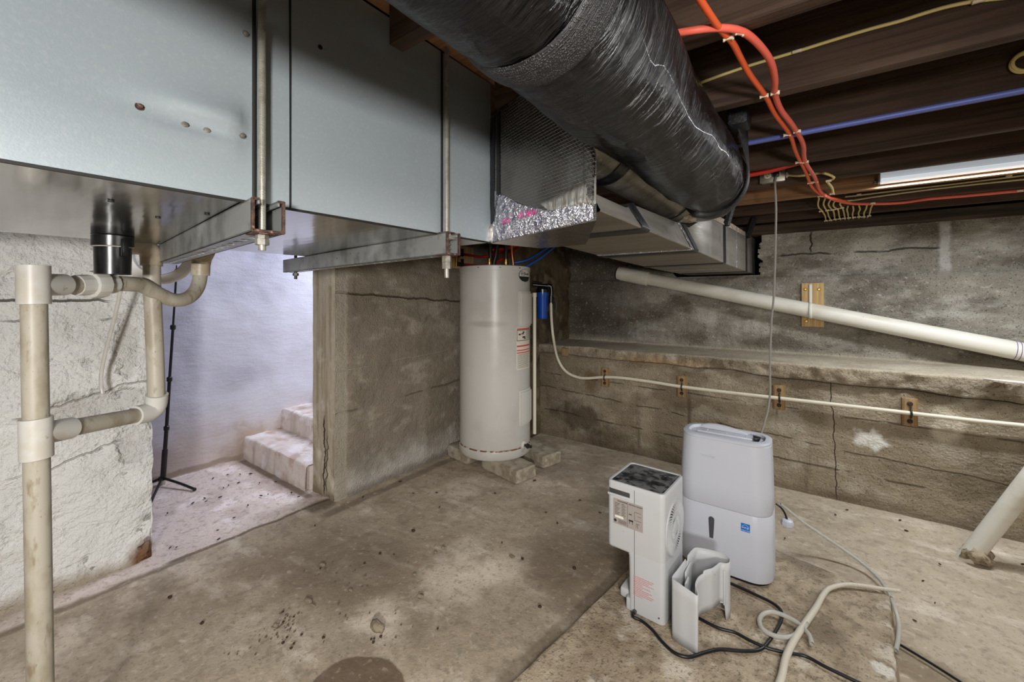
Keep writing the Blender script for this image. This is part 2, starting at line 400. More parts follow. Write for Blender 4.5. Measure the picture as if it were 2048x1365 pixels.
# board-formed foundation wall with ledge
cmat('ledge_wall', sr(138, 124, 100), [
    ('n', sr(100, 86, 64), dict(s=(2.2, 2.2, 3.5), lo=.46, hi=.62, d=8, amt=.65)),
    ('n', sr(164, 154, 134), dict(s=(3, 3, 6), off=(5, 1, 0), lo=.5, hi=.66, d=8, amt=.6)),
    ('ax', sr(122, 116, 104), dict(a=2, lo=.86, hi=.9, amt=.85)),
    ('n', sr(166, 160, 148), dict(s=(2.4, 2.4, 5), off=(2, 1, 3), lo=.47, hi=.64, d=9, amt=.7, zmask=(2, .87, .93))),
    ('n', sr(76, 68, 56), dict(s=(2.2, 2.2, 4), off=(7, 1, 3), lo=.5, hi=.64, d=9, amt=.7, zmask=(2, .87, .93))),
    ('ax', sr(64, 56, 46), dict(a=0, lo=-.9, hi=-1.9, k=.9, s=4, amt=.75, zmask=(2, .88, .95))),  # upper wall darkens leftward: the trunk duct's shadow put into the colour
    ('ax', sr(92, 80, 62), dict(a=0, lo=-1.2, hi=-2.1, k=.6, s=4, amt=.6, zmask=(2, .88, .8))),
    ('n', sr(210, 204, 190), dict(s=(34, 34, 40), lo=.58, hi=.74, d=8, amt=.3, zmask=(2, .88, .95))),
    ('n', sr(60, 52, 42), dict(s=100, lo=.6, hi=.7, d=4, amt=.5, h=-.003)), ('n', sr(196, 186, 168), dict(s=120, off=(4, 4, 4), lo=.62, hi=.7, d=3, amt=.4)),
    ('ax', sr(186, 174, 152), dict(a=2, lo=.855, hi=.866, amt=.3, zmask=(2, .885, .875))),
    ('line', sr(60, 50, 38), dict(u=0, v=2, v0=.34, sl=-.06, amp=.06, f=4, w=.006, seed=2, amt=.6, brk=1, h=-.006)),
    ('line', sr(64, 54, 40), dict(u=0, v=2, v0=.55, sl=-.02, amp=.05, f=3, w=.006, seed=5, amt=.6, brk=1, h=-.006)),
    ('line', sr(60, 50, 40), dict(u=0, v=2, v0=.2, sl=-.02, amp=.05, f=3, w=.008, seed=6, amt=.6, brk=1, h=-.006)),
    ('line', sr(40, 34, 26), dict(u=2, v=0, v0=.10, sl=-.04, uc=.4, amp=.04, f=11, w=.0035, u0=.0, u1=.76, seed=1, amt=.85, h=-.006)),
    ('line', sr(44, 40, 34), dict(u=0, v=2, v0=1.66, amp=.09, f=4, w=.008, seed=7, u0=-.3, u1=.75, amt=.8, brk=1, h=-.01)),
    ('line', sr(40, 36, 30), dict(u=2, v=0, v0=-.02, amp=.06, f=14, w=.007, u0=1.68, u1=1.84, seed=8, amt=.9, h=-.01)),
    ('line', sr(176, 172, 166), dict(u=2, v=0, v0=.72, amp=.07, f=10, w=.04, u0=1.5, u1=1.84, seed=9, amt=.7, h=.01)),
    ('n', sr(70, 56, 36), dict(s=(12, 12, .9), off=(3, 3, 0), lo=.6, hi=.72, d=4, amt=.6, zmask=(2, .72, .6))),
    ('blob', sr(92, 68, 36), dict(c=(-1.62, 3.43, .57), r=(.1, 1, .14), k=.9, s=9, lo=.3, hi=1, amt=.6)),
    ('blob', sr(62, 48, 34), dict(c=(-1.75, 3.43, .22), r=(.45, 1, .2), k=1.6, s=7, lo=.3, hi=.8, amt=.75)),
    ('blob', sr(220, 216, 208), dict(c=(.28, 3.43, .43), r=(.12, 1, .09), k=1.6, s=14, lo=.4, hi=.8, amt=.75)),
    ('blob', sr(196, 184, 160), dict(c=(.62, 3.43, .58), r=(.10, 1, .14), k=1.2, s=10, lo=.4, hi=.9, amt=.6)),
    ('blob', sr(150, 118, 74), dict(c=(-1.0, 3.4, .80), r=(.5, 1, .05), k=1.2, s=9, lo=.4, hi=.9, amt=.6)),
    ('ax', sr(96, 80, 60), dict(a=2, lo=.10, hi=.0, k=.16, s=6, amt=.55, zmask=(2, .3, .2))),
], adj=(.78, 1.38), rough=.92, spec=.15, bump=[((14, 14, 22), .014, 8), (70, .007, 5)])
cmat('dark_wall', sr(96, 84, 66), [
    ('n', sr(62, 52, 40), dict(s=4, lo=.45, hi=.6, d=8, amt=.75)),
    ('n', sr(134, 122, 100), dict(s=7, off=(4, 2, 1), lo=.52, hi=.66, d=8, amt=.6)),
], rough=.92, spec=.15, bump=[(20, .012, 8), (80, .005, 4)])
cmat('plain_wall', sr(150, 142, 128), [('n', sr(120, 110, 96), dict(s=3, lo=.45, hi=.6, amt=.6))], rough=.9, bump=[(20, .006, 5)])
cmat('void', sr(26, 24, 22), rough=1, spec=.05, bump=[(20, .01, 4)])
# old joists
def wood(name, base, dark, light, axis=0, rough=.75, sc=1.0):
    st = [40 * sc, 40 * sc, 40 * sc]; st[axis] = 1.6 * sc
    st2 = [9 * sc, 9 * sc, 9 * sc]; st2[axis] = 1.0 * sc
    cmat(name, base, [('n', dark, dict(s=tuple(st), lo=.42, hi=.62, d=5, dist=.6, amt=.75)), ('n', light, dict(s=tuple(st2), off=(3, 2, 1), lo=.5, hi=.7, d=5, amt=.5)),
         ('n', dark, dict(s=3 * sc, off=(8, 2, 1), lo=.52, hi=.7, d=5, amt=.5))], rough=rough, spec=.3, bump=[(tuple(st), .0025, 4), (60, .001, 3)])
wood('joist', sr(78, 60, 48), sr(50, 37, 29), sr(104, 84, 69))
wood('pale_joist', sr(150, 112, 78), sr(112, 80, 54), sr(172, 136, 100))  # paler wood for one joist and the header board
wood('sill', sr(70, 56, 44), sr(38, 30, 24), sr(110, 96, 80))
wood('subfloor', sr(78, 52, 36), sr(50, 34, 24), sr(104, 74, 54), axis=1)
wood('cleat', sr(150, 126, 92), sr(124, 92, 56), sr(188, 158, 112), axis=2, sc=2)
wood('plank', sr(204, 174, 124), sr(172, 138, 88), sr(222, 196, 150), axis=2, sc=1.6)
wood('bridging', sr(150, 108, 70), sr(110, 76, 48), sr(176, 134, 92), axis=2)
# metals
cmat('galv', sr(156, 165, 169), [('n', sr(147, 156, 161), dict(s=(1.5, 1.5, 1.5), lo=.4, hi=.65, d=4, amt=.6)), ('n', sr(174, 178, 182), dict(s=140, lo=.5, hi=.7, d=2, amt=.25))],
     rough=.42, metal=.35, spec=.6, bump=[(300, .00012, 2), (2.2, .004, 2)])
cmat('galv_bottom', sr(168, 166, 162), [('n', sr(140, 138, 134), dict(s=(3, 10, 3), lo=.45, hi=.65, d=6, amt=.5)), ('n', sr(196, 194, 190), dict(s=(1, 40, 1), lo=.5, hi=.7, d=3, amt=.3))],
     rough=.14, metal=1, bump=[((2, 9, 2), .0018, 3)])
cmat('seam', sr(46, 46, 44), rough=.6, metal=.6)
cmat('strut', sr(150, 152, 150), [('n', sr(104, 104, 102), dict(s=12, lo=.46, hi=.62, d=6, amt=.6)), ('n', sr(196, 198, 196), dict(s=6, off=(3, 1, 1), lo=.52, hi=.68, amt=.5)), ('n', sr(60, 54, 48), dict(s=60, lo=.66, hi=.74, amt=.7))],
     rough=.36, metal=.55, bump=[(60, .0006, 3)])
cmat('rust', sr(78, 58, 48), [('n', sr(42, 31, 26), dict(s=90, lo=.42, hi=.6, amt=.8)), ('n', sr(170, 130, 110), dict(s=70, off=(2, 2, 2), lo=.56, hi=.68, amt=.6))], rough=.85, metal=.2, bump=[(160, .0015, 4)])
cmat('steel', sr(122, 118, 110), [('n', sr(84, 79, 70), dict(s=60, lo=.46, hi=.62, amt=.6))], rough=.6, metal=.3)
cmat('rod', sr(176, 172, 160), [('n', sr(124, 116, 100), dict(s=30, lo=.46, hi=.62, amt=.5)), ('wave', sr(70, 66, 58), dict(s=(0, 0, 140), dir='Z', dist=0, lo=.3, hi=.6, amt=.5, h=.0006))], rough=.38, metal=.4)
cmat('dark_steel', sr(70, 68, 64), [('n', sr(120, 110, 96), dict(s=60, lo=.55, hi=.68, amt=.6))], rough=.5, metal=.8)
cmat('brass', sr(196, 160, 96), [('n', sr(130, 100, 60), dict(s=60, lo=.46, hi=.62, amt=.5))], rough=.35, metal=1)
cmat('copper', sr(214, 132, 84), rough=.35, metal=1)
cmat('round_duct', sr(150, 146, 134), [('n', sr(108, 104, 92), dict(s=9, lo=.44, hi=.62, d=7, amt=.7)), ('n', sr(178, 174, 162), dict(s=40, lo=.52, hi=.66, d=4, amt=.5))], rough=.42, metal=.55, bump=[(30, .0015, 5)])
cmat('trunk', sr(186, 182, 174), [('n', sr(150, 146, 138), dict(s=(14, 1.2, 14), lo=.44, hi=.62, d=6, amt=.6)), ('n', sr(206, 204, 200), dict(s=(5, 5, 2), off=(2, 1, 2), lo=.5, hi=.68, d=6, amt=.5)), ('n', sr(120, 108, 92), dict(s=8, off=(6, 1, 2), lo=.6, hi=.74, d=6, amt=.45))],
     rough=.36, metal=.65, bump=[((60, 4, 60), .0008, 4)])
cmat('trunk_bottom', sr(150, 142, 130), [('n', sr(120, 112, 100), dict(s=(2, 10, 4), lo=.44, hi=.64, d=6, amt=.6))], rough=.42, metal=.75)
cmat('trunk_seal', sr(186, 176, 160), [('n', sr(120, 96, 72), dict(s=40, lo=.46, hi=.6, d=6, amt=.75)), ('n', sr(220, 212, 200), dict(s=60, off=(2, 2, 2), lo=.55, hi=.66, amt=.6))], rough=.8, bump=[(70, .004, 5)])
cmat('foil', sr(150, 142, 134), [('n', sr(116, 104, 92), dict(s=7, lo=.46, hi=.64, d=6, amt=.6)), ('wave', sr(214, 212, 210), dict(s=(0, 0, 34), dir='Z', dist=0, lo=.90, hi=.99, amt=.55, h=.0006)), ('wave', sr(214, 212, 210), dict(s=(60, 0, 44), dir='DIAGONAL', dist=0, lo=.90, hi=.99, amt=.55, h=.0006))],
     rough=.2, metal=1, bump=[(14, .003, 5), (120, .0006, 4)])
cmat('foil_shiny', sr(214, 214, 222), [('n', sr(150, 146, 170), dict(s=30, lo=.46, hi=.6, d=5, amt=.5))], rough=.2, metal=.9, bump=[((50, 50, 50), .03, 4), (150, .008, 3)])
cmat('foil_tape', sr(196, 190, 180), [('n', sr(150, 112, 88), dict(s=(50, 50, 12), lo=.5, hi=.64, d=5, amt=.5))], rough=.3, metal=.9, bump=[((70, 70, 16), .006, 4)])
cmat('black_tape', sr(28, 28, 31), [('n', sr(58, 60, 74), dict(s=(20, 20, 6), lo=.52, hi=.68, amt=.5))], rough=.36, metal=.2, bump=[((50, 50, 8), .003, 4)])
# black plastic film jacket: wrinkles run round the duct
cmat('film', sr(13, 12, 14), [], rough=.24, spec=.5, coords='UV', bump=[((30, 3, 1), .04, 6, dict(rot=(0, 0, .22), dist=.8)), ((95, 7, 1), .016, 5, dict(rot=(0, 0, .28), dist=.4)), ((5, 3, 1), .05, 3)], bumpd=.8, coat=.1,
     rlayers=[('n', .55, dict(s=(3, 3, 1), lo=.45, hi=.65))])
cmat('woven_band', sr(38, 37, 38), [('v', sr(84, 82, 82), dict(s=(22, 260, 1), lo=.2, hi=.5, amt=.8, h=.004))], rough=.5, spec=.5, coords='UV', bump=[((20, 10, 1), .01, 3)], bumpd=.5)
cmat('strap_black', sr(30, 30, 32), [('n', sr(62, 62, 66), dict(s=120, lo=.5, hi=.66, amt=.6, h=.001))], rough=.5, bump=[(200, .001, 3)])
cmat('pvc_old', sr(158, 152, 138), [('n', sr(132, 121, 100), dict(s=(20, 20, 9), lo=.42, hi=.64, d=8, amt=.7)), ('n', sr(112, 94, 66), dict(s=(50, 50, 16), off=(2, 2, 2), lo=.57, hi=.7, d=6, amt=.6)), ('n', sr(74, 60, 42), dict(s=(150, 150, 60), lo=.66, hi=.73, amt=.6))], rough=.45, spec=.4)
cmat('pvc_fit', sr(180, 178, 172), [('n', sr(166, 158, 142), dict(s=9, lo=.46, hi=.64, d=5, amt=.6)), ('n', sr(130, 112, 84), dict(s=34, lo=.66, hi=.74, amt=.6))], rough=.4, spec=.45)
cmat('pvc_beige', sr(174, 164, 146), [('n', sr(142, 126, 104), dict(s=12, lo=.46, hi=.64, d=6, amt=.7))], rough=.42, spec=.45)
cmat('pvc_white', sr(226, 222, 210), [('n', sr(204, 194, 172), dict(s=(3, 8, 8), lo=.46, hi=.66, d=5, amt=.6)), ('n', sr(130, 116, 92), dict(s=40, lo=.69, hi=.75, amt=.5))], rough=.42, spec=.45)
cmat('purple_mark', sr(112, 84, 150), rough=.6)
cmat('abs_black', sr(16, 16, 17), [('n', sr(46, 44, 44), dict(s=(20, 20, 6), lo=.55, hi=.7, amt=.5))], rough=.28, spec=.6)
cmat('pex_white', sr(220, 212, 192), rough=.4, spec=.45)
cmat('pex_red', sr(190, 40, 26), rough=.35, spec=.5)
cmat('pex_blue', sr(30, 84, 168), rough=.35, spec=.5)
cmat('blue_pipe', sr(92, 104, 176), rough=.4)
cmat('orange', sr(236, 100, 52), rough=.5)
cmat('salmon', sr(232, 104, 84), rough=.5)
cmat('yellow_cable', sr(216, 198, 128), rough=.5)
cmat('tan_cable', sr(204, 188, 140), rough=.5)
cmat('staple', sr(232, 214, 186), rough=.5)
cmat('cord_grey', sr(146, 142, 136), rough=.5)
cmat('cord_black', sr(20, 20, 21), rough=.38)
cmat('plastic_white', sr(194, 197, 206), [('n', sr(187, 190, 199), dict(s=3, lo=.45, hi=.65, amt=.5))], rough=.36, spec=.45)
cmat('plastic_white_matt', sr(186, 187, 188), [('n', sr(177, 178, 179), dict(s=5, lo=.48, hi=.66, amt=.5)), ('n', sr(150, 148, 144), dict(s=34, lo=.7, hi=.76, amt=.5))], rough=.45, spec=.4)
cmat('vent_dark', sr(62, 59, 56), rough=.7)
cmat('dark_grey', sr(74, 72, 80), rough=.4)
cmat('dusty_black', sr(38, 39, 41), [('n', sr(118, 118, 118), dict(s=20, lo=.38, hi=.6, d=9, dist=.5, amt=.8)), ('n', sr(12, 12, 13), dict(s=24, off=(2, 4, 1), lo=.54, hi=.62, d=4, amt=.8))], rough=.4, spec=.5)
cmat('label_grey', sr(156, 148, 142), rough=.5)
cmat('ink', sr(44, 40, 38), rough=.6)
cmat('ink_red', sr(206, 70, 66), rough=.6)
cmat('ink_faint', sr(196, 140, 138), rough=.6)
cmat('ink_ghost', sr(186, 188, 196), rough=.5)
cmat('paper', sr(226, 222, 212), rough=.7)
cmat('label_cream', sr(214, 206, 192), rough=.6)
cmat('sticker_blue', sr(16, 110, 200), rough=.4)
cmat('enamel', sr(190, 187, 181), [('n', sr(176, 171, 163), dict(s=3, lo=.46, hi=.66, d=6, amt=.6)), ('n', sr(160, 150, 136), dict(s=40, lo=.7, hi=.76, amt=.5)), ('blob', sr(150, 144, 134), dict(c=(.12, -.25, 1.02), r=(.2, .2, .035), k=.3, lo=.3, hi=1, amt=.6))], rough=.34, spec=.5)
cmat('enamel_panel', sr(202, 199, 192), rough=.36, spec=.5)
cmat('rust_line', sr(110, 70, 40), [('n', sr(200, 194, 184), dict(s=30, lo=.48, hi=.58, amt=.9))], rough=.6)
cmat('badge_white', sr(206, 202, 192), rough=.4)
cmat('badge_green', sr(26, 36, 32), rough=.4)
cmat('filter_blue', sr(24, 78, 178), rough=.25, spec=.6, coat=.4)
cmat('block', sr(168, 158, 140), [('n', sr(124, 112, 94), dict(s=9, lo=.44, hi=.62, d=7, amt=.7)), ('n', sr(196, 188, 172), dict(s=14, off=(2, 2, 2), lo=.52, hi=.66, d=6, amt=.5))], rough=.92, spec=.15, bump=[(60, .004, 6)])
cmat('stone', sr(142, 130, 110), [('n', sr(100, 88, 70), dict(s=60, lo=.44, hi=.62, d=5, amt=.7))], rough=.95, bump=[(160, .003, 4)])
cmat('bug', sr(56, 42, 28), rough=.8)
cmat('clear', sr(232, 230, 222), rough=.15, trans=.6, ior=1.2, spec=.5)
cmat('ribbed', sr(222, 214, 198), [('wave', sr(176, 166, 148), dict(s=(60, 0, 0), dir='X', dist=0, lo=.35, hi=.65, amt=.6, h=.0015))], rough=.5, coords='UV')
cmat('fixture', sr(226, 232, 238), rough=.4, spec=.4)
cmat('lens', sr(240, 244, 250), rough=.5, emit=((.84, .92, 1.0), .5))
cmat('diffuser', sr(226, 232, 238), rough=.4, emit=((.80, .90, 1.0), .28))
cmat('ring_plastic', sr(228, 226, 222), rough=.5)
cmat('black_metal', sr(18, 18, 20), rough=.35, spec=.6)
cmat('chrome', sr(200, 196, 190), rough=.25, metal=.9)
cmat('collar', sr(170, 154, 130), [('n', sr(104, 90, 70), dict(s=40, lo=.46, hi=.6, d=5, amt=.8))], rough=.95, bump=[(60, .008, 5)])
cmat('outlet_box', sr(170, 164, 150), rough=.4, metal=.7)
cmat('ivory', sr(226, 216, 196), rough=.45)
cmat('pink_ink', sr(196, 60, 130), rough=.5)
# ================================================================= SETTING
NZ = lambda x, y, z=0.0, s=1.0: noise.noise(Vector((x * s, y * s, z * s)))
def fbm(x, y, z, s, o=4):
    return noise.fractal(Vector((x * s, y * s, z * s)), 1.0, 2.0, o)
PADZ = .06
padL0 = atZ(1021, 1365, PADZ); padL1 = atZ(1252, 1143, PADZ)
def floorz(x, y):
    z = .006 * fbm(x, y, 0, 1.1, 3) + .002 * fbm(x, y, 3, 9, 3)
    return z - .004
def F_floor(u, v):
    x = -3.95 + 5.4 * u; y = -1.7 + 5.3 * v
    return Vector((x, y, floorz(x, y)))
obj('floor', M().grid(270, 265, F_floor), 'floor', kind='structure', ang=180)
# raised pad in front of the ledge wall
A = atZ(1021, 1365, PADZ).xy; B = atZ(1376, 1024, PADZ).xy; Cc = atZ(1778, 1190, PADZ).xy; Dd = atZ(1790, 1365, PADZ).xy
A = A + (A - B) * 1.0; Dd = Dd + (Dd - Cc) * 2.2
def pad_pt(u, v, z):
    p = (A * (1 - u) + Dd * u) * (1 - v) + (B * (1 - u) + Cc * u) * v
    return Vector((p.x, p.y, z))
def F_pad(u, v):
    # outer rows of the grid fold down to the floor to make the broken edge
    e = 6 / 90
    uu = min(max((u - .05) / .9, 0), 1); vv = min(max((v - .05) / .9, 0), 1)
    p = pad_pt(uu, vv, PADZ)
    k = max(max(.05 - u, u - .95), max(.05 - v, v - .95), 0) / .05
    j = .010 * fbm(p.x, p.y, 1, 9, 4)
    d = Vector((j, j * .8, 0)) * (1 if (uu in (0, 1) or vv in (0, 1)) else 0)
    out = Vector(((uu == 1) - (uu == 0), (vv == 1) - (vv == 0), 0)) * .012 * k
    z = PADZ + .0035 * fbm(p.x, p.y, 5, 8, 4) - .003
    if k > 0: z = z * (1 - k) + (-.012) * k
    return Vector((p.x, p.y, 0)) + d + out + Vector((0, 0, z))
obj('floor_pad', M().grid(110, 110, F_pad), 'pad', kind='structure', ang=50)
# left whitewashed wall (ends at the stair opening)
LX = -2.725
def F_left(u, v):
    y = -1.7 + 2.33 * u; z = -.02 + 2.16 * v
    rough = .010 * fbm(0, y, z, 7, 4) + .018 * max(0, fbm(1, y, z, 3.0, 3))
    pit = max(0, fbm(2, y, z, 16, 3) - .25) * .03
    edge = .012 * max(0, (y - .56) / .07) ** 2
    return Vector((LX + rough - pit - edge, y + (.008 * fbm(3, 0, z, 9, 3) if u > .99 else 0), z))
m = M().grid(170, 150, F_left)
m.box((LX - .28, -1.7, -.02), (LX - .012, .625, 2.14))
obj('wall_left', m, 'white_wall', kind='structure', ang=180)
# short rough wall beside the stairs
PX = -2.50; PY0 = 1.49
def F_part(u, v):
    y = PY0 + 2.7 * u; z = -.02 + 2.16 * v
    st = .012 * min(1, max(0, (y - 1.575 - .012 * fbm(0, 0, z, 8, 3)) / .02))
    r = .006 * fbm(4, y, z, 9, 4) + .007 * fbm(2, y, z, 2.2, 3)
    if u > 0: return Vector((PX + st + r * min(1, u * 30), y, z))
    return Vector((PX + .004 * fbm(1, 1, z, 8, 3) - .012 * max(0, .25 - z) * 4, y, z))
obj('wall_partition', M().grid(170, 150, F_part), 'stucco', kind='structure', ang=180)
def F_jamb(u, v):
    x = PX - .27 * u; z = -.02 + 2.16 * v
    hole = .05 * max(0, fbm(x, 3, z, 9, 3) - .1) * max(0, 1 - z / .55) if 0 < u < 1 else 0
    bx = (.004 * fbm(1, 1, z, 8, 3) - .012 * max(0, .25 - z) * 4) if u == 0 else 0
    return Vector((x + bx, PY0 + hole + .004 * fbm(x, 0, z, 6, 3) * (0 < u), z))
m = M().grid(24, 150, F_jamb)
m.grid(2, 60, lambda u, v: Vector((PX - .27, PY0 + 2.7 * u, -.02 + 2.16 * v)))
obj('wall_jamb', m, 'jamb', kind='structure', ang=180)
# stairwell outer wall, its return behind the left wall, and the steps
SX = -3.80
m = M().grid(140, 90, lambda u, v: Vector((SX + .010 * fbm(0, -1.0 + 5.2 * u, 2.16 * v, 2.5, 4) + .004 * fbm(2, -1.0 + 5.2 * u, 2.16 * v, 12, 3), -1.0 + 5.2 * u, -.02 + 2.6 * v)))
m.box((SX, -1.1, -.02), (LX - .28, -1.0, 2.5))
obj('wall_stairwell', m, 'stair_wall', kind='structure', ang=180)
def step(m, y0, z0, z1):
    def f(u, v):
        x = SX - .02 + (1.015) * u
        t = v * 3
        n = .006 * fbm(x, v * 2, y0, 6, 4)
        if t < 1: return Vector((x + .0 * n, y0 + n - .012 * (1 - t), z0 + (z1 - z0 - .012) * t))
        if t < 1.15: k = (t - 1) / .15; return Vector((x, y0 + n + .012 * k, z1 - .012 + .012 * k + n * .3))
        k = (t - 1.15) / 1.85; return Vector((x, y0 + .012 + n * (1 - k) + .30 * k, z1 + .004 * fbm(x, k, y0, 5, 3)))
    m.grid(40, 40, f)
    m.box((SX - .02, y0 + .02, z0 - .02), (SX - .02 + 1.012, y0 + .33, z1 - .012))
m = M()
for i in range(7): step(m, 1.465 + .30 * i, .168 * i - .02 * (i == 0), .168 * (i + 1))
obj('stair_steps', m, 'step', kind='structure', ang=40)
# foundation wall with its ledge
LY, UY = 3.43, 4.02
LZ = .866
def crackz(x): return LZ - .095 - .02 * max(-1, min(1, x)) + .014 * fbm(x, 0, 7, 3.5, 4)
def wallpt(x, s):
    """s runs 0..5 up the wall section"""
    c = crackz(x)
    if s < 1:
        z = (c - .012) * s; return Vector((x, LY + .006 * fbm(x, 1, z, 3, 4) + .003 * fbm(x, 2, z, 14, 3), z - .02 * (s == 0)))
    if s < 1.12: k = (s - 1) / .12; return Vector((x, LY + .03 * math.sin(k * PI), c - .012 + .012 * k))
    if s < 1.9:
        k = (s - 1.12) / .78; z = c + (LZ - .01 - c) * k
        return Vector((x, LY - .02 + .016 * fbm(x, 5, z, 12, 4) + .012 * fbm(x, 8, z, 4, 3), z))
    if s < 2: k = (s - 1.9) / .1; return Vector((x, LY - .02 + .016 * fbm(x, 5, LZ - .01, 12, 4) * (1 - k) + .014 * k + .012 * fbm(x, 8, LZ, 4, 3), LZ - .01 + .01 * k))
    if s < 3:
        k = s - 2; y = LY - .006 + (UY - LY + .006) * k
        return Vector((x, y, LZ + .004 * fbm(x, y, 2, 4, 3) + .012 * max(0, k - .85)))
    if s < 4:
        k = s - 3; z = LZ + .01 + (1.49 - LZ - .01) * k
        return Vector((x, UY + .010 * fbm(x, 2, z, 4, 4) + .006 * fbm(x, 6, z, 15, 3), z))
    if s < 4.1: k = (s - 4) / .1; return Vector((x, UY + .03 * k, 1.49 + .002 * k))
    k = (s - 4.1) / .9; z = 1.492 + (1.845 - 1.492) * k
    return Vector((x, UY + .03 + .010 * fbm(x, 2, z, 4, 4) + .006 * fbm(x, 6, z, 15, 3), z))
svals = [i / 22 for i in range(22)] + [1 + .12 * i / 4 for i in range(4)] + [1.12 + .78 * i / 8 for i in range(8)] + [1.9, 1.95] + [2 + i / 14 for i in range(14)] + [3 + i / 22 for i in range(22)] + [4, 4.05] + [4.1 + .9 * i / 44 for i in range(45)]
WX0, WX1, NW = -2.35, 1.45, 420
m = M()
def inhole(x, z):
    cx, cz = -.70, 1.69
    j = .03 * fbm(x, 3, z, 14, 4)
    return x < -.37 + j and x > -1.06 + j and 1.505 < z < 1.9
gv = [[m.b.verts.new(wallpt(WX0 + (WX1 - WX0) * i / NW, s)) for s in svals] for i in range(NW + 1)]
for i in range(NW):
    for j in range(len(svals) - 1):
        c = (gv[i][j].co + gv[i + 1][j + 1].co) / 2
        if svals[j] >= 4.05 and inhole(c.x, c.z): continue
        m.b.faces.new((gv[i][j], gv[i + 1][j], gv[i + 1][j + 1], gv[i][j + 1]))
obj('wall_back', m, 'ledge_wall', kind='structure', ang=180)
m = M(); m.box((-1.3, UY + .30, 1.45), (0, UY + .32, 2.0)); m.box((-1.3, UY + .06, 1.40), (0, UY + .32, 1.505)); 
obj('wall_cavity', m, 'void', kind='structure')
# dark wall jogging out behind the water heater
def F_jog(u, v):
    y = 2.96 + 1.2 * u; z = -.02 + 2.16 * v
    return Vector((-2.16 + .012 * fbm(0, y, z, 4, 4) + .006 * fbm(3, y, z, 14, 3), y, z))
m = M().grid(70, 110, F_jog); m.grid(6, 60, lambda u, v: Vector((-2.16 - .3 * u, 2.96, -.02 + 2.16 * v)))
obj('wall_corner', m, 'dark_wall', kind='structure', ang=180)
m = M(); m.box((-3.95, -1.8, -.02), (1.6, -1.7, 2.2)); obj('wall_front', m, 'plain_wall', kind='structure')
m = M(); m.box((1.45, -1.7, -.02), (1.55, 4.2, 2.2)); obj('wall_right', m, 'plain_wall', kind='structure')
# ceiling: boards on joists
JZ = 1.92
m = M()
for i in range(30):
    x0 = -2.5 + i * .135
    m.box((x0, -1.7, 2.14), (x0 + .133, 4.2, 2.165))
obj('ceiling', m, 'subfloor', kind='structure')
m = M(); m.box((-3.95, -1.2, 2.14), (-2.5, 1.75, 2.165)); obj('ceiling_stairwell', m, 'stair_wall', kind='structure')
for k in range(-6, 8):
    y = 1.05 + .403 * k; m = M(); j = .003 * math.sin(k * 5.1)
    m.box((-2.6 if k > 0 else -.82, y - .02, JZ + j), (1.45, y + .02, 2.14), .002)
    obj('ceiling_beam_%d' % (k + 7), m, 'pale_joist' if k == 5 else 'joist', kind='structure')
m = M(); m.box((-2.3, UY - .01, 1.842), (1.45, UY + .18, 1.92), .004); obj('trim_1', m, 'sill', kind='structure')
m = M(); m.box((-2.3, UY + .16, 1.90), (1.45, UY + .20, 2.14)); obj('trim_2', m, 'sill', kind='structure')
m = M(); m.box((-.86, -1.7, 2.025), (-.82, 1.43, 2.14), .002); obj('ceiling_beam_15', m, 'pale_joist', kind='structure')
# cross bridging between the far joists
for i, (a, y0) in enumerate((((1470, 398), 2.662), ((1537, 418), 3.065), ((1528, 452), 3.468))):
    p = atY(a[0], a[1], y0 + .15)
    m = M()
    m.box((-.03, 0, -.011), (.03, .36, .011), .002, Matrix.Translation((p.x, y0 + .022, JZ + .02)) @ Matrix.Rotation(math.radians(24), 4, 'X'))
    obj('wood_bridging', m, 'bridging', label=('short brown wood brace between joists beside the end of the black duct', 'short brown wood brace between joists just left of the hanging grey cord', 'short wood brace nearest the foundation wall, left of the grey cord')[i], cat='wood brace')

# ================================================================= DUCTS
FX = -.86; ZB = 1.5; FARX = -1.80; DY0, DY1 = -1.45, 1.06; YS = .415; DH = .52
duct = thing('sheet_metal_plenum', (-1.3, .2, ZB), 'large grey galvanized sheet metal duct hung across the upper left', 'duct')
def bulge(y, z):
    a = math.exp(-(((y - .30) / .085) ** 2 + ((z - 1.635) / .034) ** 2))
    b = math.exp(-(((y - .27) / .075) ** 2 + ((z - 1.618) / .013) ** 2))
    k = min(1, max(0, (.341 - y) / .03))
    return (.017 * a - .014 * b) * k * k * (3 - 2 * k)
def panel(y0, y1, nm):
    m = M()
    m.grid(max(4, int((y1 - y0) * 90)), 40, lambda u, v: Vector((FX + bulge(y0 + (y1 - y0) * u, ZB + DH * v) + .0025 * fbm(1, y0 + (y1 - y0) * u, DH * v, 2.2, 2), y0 + (y1 - y0) * u, ZB + DH * v)))
    obj(nm, m, 'galv', duct, ang=60)
panel(DY0, YS - .002, 'side_panel'); panel(YS + .002, DY1, 'side_panel')
m = M(); m.grid(6, 60, lambda u, v: Vector((FX - .002 + (FARX - FX) * u, DY0 + (DY1 - DY0) * v, ZB + .0015 * fbm(u, v * 3, 4, 2, 2)))); obj('bottom_panel', m, 'galv_bottom', duct, ang=180)
m = M(); m.box((FARX - .002, DY0, ZB), (FARX, DY1, ZB + DH)); m.box((FARX, DY0, ZB + DH - .002), (FX, DY1, ZB + DH)); m.box((FARX, DY1 - .002, ZB), (FX, DY1, ZB + DH)); obj('back_panel', m, 'galv', duct)
m = M(); m.box((FX - .004, YS - .0015, ZB), (FX + .003, YS + .001, ZB + DH)); obj('seam', m, 'seam', duct)
m = M(); m.box((FX - .004, DY0, ZB - .003), (FX + .0015, DY1, ZB + .0015)); obj('bottom_edge', m, 'seam', duct)
